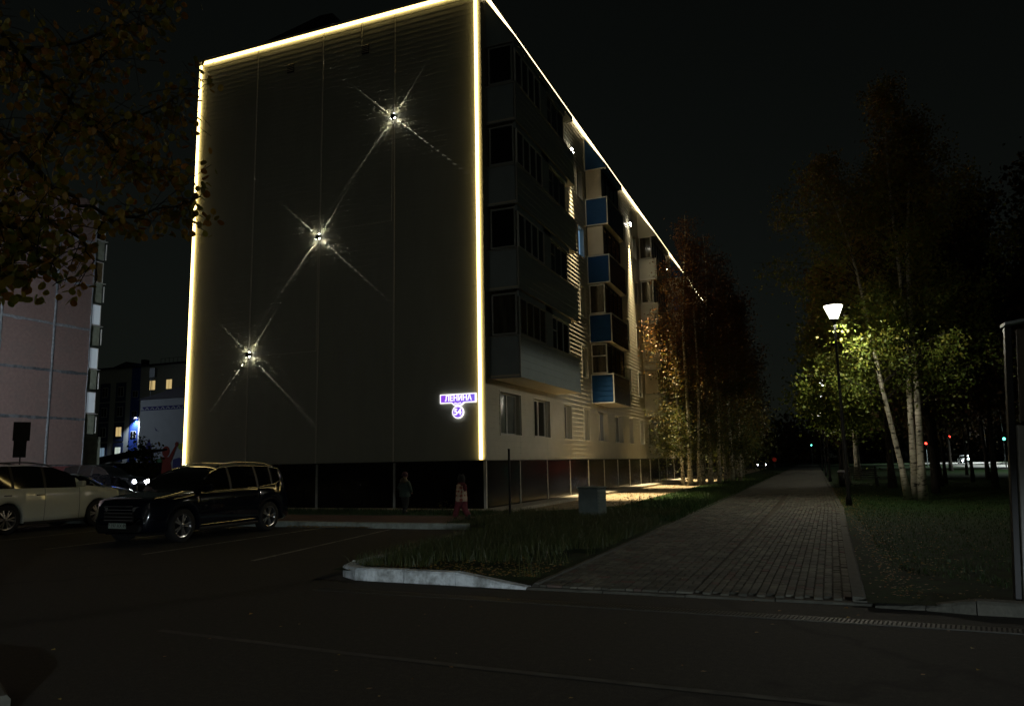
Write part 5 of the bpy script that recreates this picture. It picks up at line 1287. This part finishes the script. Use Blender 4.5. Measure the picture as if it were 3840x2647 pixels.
def child(loc, rz, label, h, stride, elbow_out, hatm, style):
    root = empty('person', loc, rz); tag(root, label, 'child'); k = h/1.25
    V = lambda x_, y_, z_: Vector((x_*k, y_*k, z_*k))
    # local: facing +x
    hip = V(0, 0, .60); J = [(tuple(hip), .085*k), (tuple(V(0, 0, .78)), .08*k), (tuple(V(0, 0, .95)), .085*k), (tuple(V(.0, 0, 1.03)), .035*k), (tuple(V(.01, 0, 1.08)), .05*k), (tuple(V(.015, 0, 1.15)), .082*k), (tuple(V(.01, 0, 1.22)), .05*k)]
    B = [(0, 1), (1, 2), (2, 3), (3, 4), (4, 5), (5, 6)]
    legs = {}
    for s, sw in ((1, stride), (-1, -stride)):
        a = len(J); kn = V(sw*.55, s*.07, .32); an = V(sw*1.25, s*.075, .07+(0.05 if sw < 0 else 0)); kn = kn+V(.03, 0, 0)
        J += [(tuple(V(0, s*.065, .56)), .062*k), (tuple(kn), .042*k), (tuple(an), .03*k), (tuple(an+V(.10, 0, -.035)), .025*k)]
        B += [(0, a), (a, a+1), (a+1, a+2), (a+2, a+3)]; legs[s] = (V(0, s*.065, .56), kn, an)
    arms = {}
    for s, sw in ((1, -stride*.6), (-1, stride*.6)):
        a = len(J); sh = V(0, s*.125, .96); el = V(sw*.5-.02, s*(.17+elbow_out), .79); wr = V(sw*1.0+.06+elbow_out*.4, s*(.15+elbow_out*.3), .66)
        J += [(tuple(sh), .042*k), (tuple(el), .03*k), (tuple(wr), .018*k)]; B += [(2, a), (a, a+1), (a+1, a+2)]; wrist_i[0] = a+2; hand(J, B, wr, (wr-el).normalized(), s); arms[s] = (sh, el, wr)
    body = skin_body('body', J, B, M['skin'], root, 1)
    # face: nose, eyes, ears
    nz = MB().prism([tuple(V(.085, -.012, 1.125)), tuple(V(.085, .012, 1.125)), tuple(V(.085, 0, 1.16))], tuple(V(.022, 0, -.004))).build('nose', M['skin'], root)
    for s in (1, -1):
        e = MB().lathe([(.001, -.008), (.008, 0), (.001, .008)], 8); e.xform(Matrix.Translation(V(.088, s*.03, 1.155)) @ Matrix.Rotation(R(90), 4, 'Y')); e.build('eye', M['ink'], root)
    MB().box(.084*k, .09*k, -.02*k, .02*k, 1.098*k, 1.103*k).build('mouth', M['red_cloth'], root)
    jk = M['jacket_green'] if style == 0 else M['spotted']; tz = M['trousers_dark'] if style == 0 else M['red_cloth']
    loft('jacket', [(0, 0, z_*k, rx*k, ry*k) for z_, rx, ry in ((.52, .15, .175), (.56, .155, .185), (.70, .145, .175), (.85, .14, .165), (.95, .125, .155), (1.0, .09, .11), (1.035, .065, .075))], jk, root)
    for s in (1, -1):
        a, b, c = arms[s]; limb('sleeve', [a-V(0, s*.02, 0), a.lerp(b, .5), b, b.lerp(c, .5), c], [.072*k, .062*k, .056*k, .048*k, .042*k], jk, root)
        a, b, c = legs[s]; wide = 1.0 if style == 0 else 1.35
        limb('trouser_leg', [a+V(0, 0, .04), a.lerp(b, .5), b, b.lerp(c, .5), c+V(0, 0, .02)], [.085*k*wide, .075*k*wide, .062*k*wide, .058*k*wide, .055*k*wide], tz, root)
        bt = MB(); n = 9; bt.tube([c+V(-.04, 0, .05), c+V(-.02, 0, -.03), c+V(.05, 0, -.045), c+V(.12, 0, -.045)], [.045*k, .048*k, .042*k, .028*k], 10); bt.build('boot', M['boots'], root, smooth=True)
    if style == 0:
        loft('hat', [(-.005*k, 0, z_*k, r_*k, r_*k*.95) for z_, r_ in ((1.13, .098), (1.17, .104), (1.22, .09), (1.26, .055), (1.275, .01))], hatm, root)
        loft('hood', [(-.05*k, 0, z_*k, rx*k, ry*k) for z_, rx, ry in ((.93, .11, .13), (.99, .12, .13), (1.05, .09, .11), (1.09, .05, .06))], M['hair'], root)
    else:
        loft('hat', [(-.0, 0, z_*k, r_*k, r_*k*.95) for z_, r_ in ((1.04, .095), (1.10, .105), (1.17, .11), (1.23, .09), (1.26, .04))], hatm, root)
        for s in (1, -1): MB().lathe([(.03*k, 1.22*k), (.028*k, 1.25*k), (.008*k, 1.29*k)], 8, 0, s*.065*k).build('hat_ear', hatm, root)
        loft('scarf', [(0, 0, z_*k, rx*k, ry*k) for z_, rx, ry in ((.93, .13, .15), (.97, .125, .14), (1.02, .10, .11), (1.05, .08, .09))], M['red_cloth'], root)
        MB().tube([V(-.12, .03, .99), V(-.15, .03, .88), V(-.16, .02, .80)], [.05*k, .06*k, .035*k], 8).build('scarf_tail', M['red_cloth'], root, smooth=True)
    return root
child((-11.66, 20.42, .15), R(75), 'child in a dark green jacket and mauve hat walking away below the gable', 1.27, .05, .05, M['hat_mauve'], 0)
child((-9.15, 19.15, .10), R(165), 'child in a cream jacket with red blotches and red trousers striding left', 1.24, .15, .0, M['hat_dark'], 1)
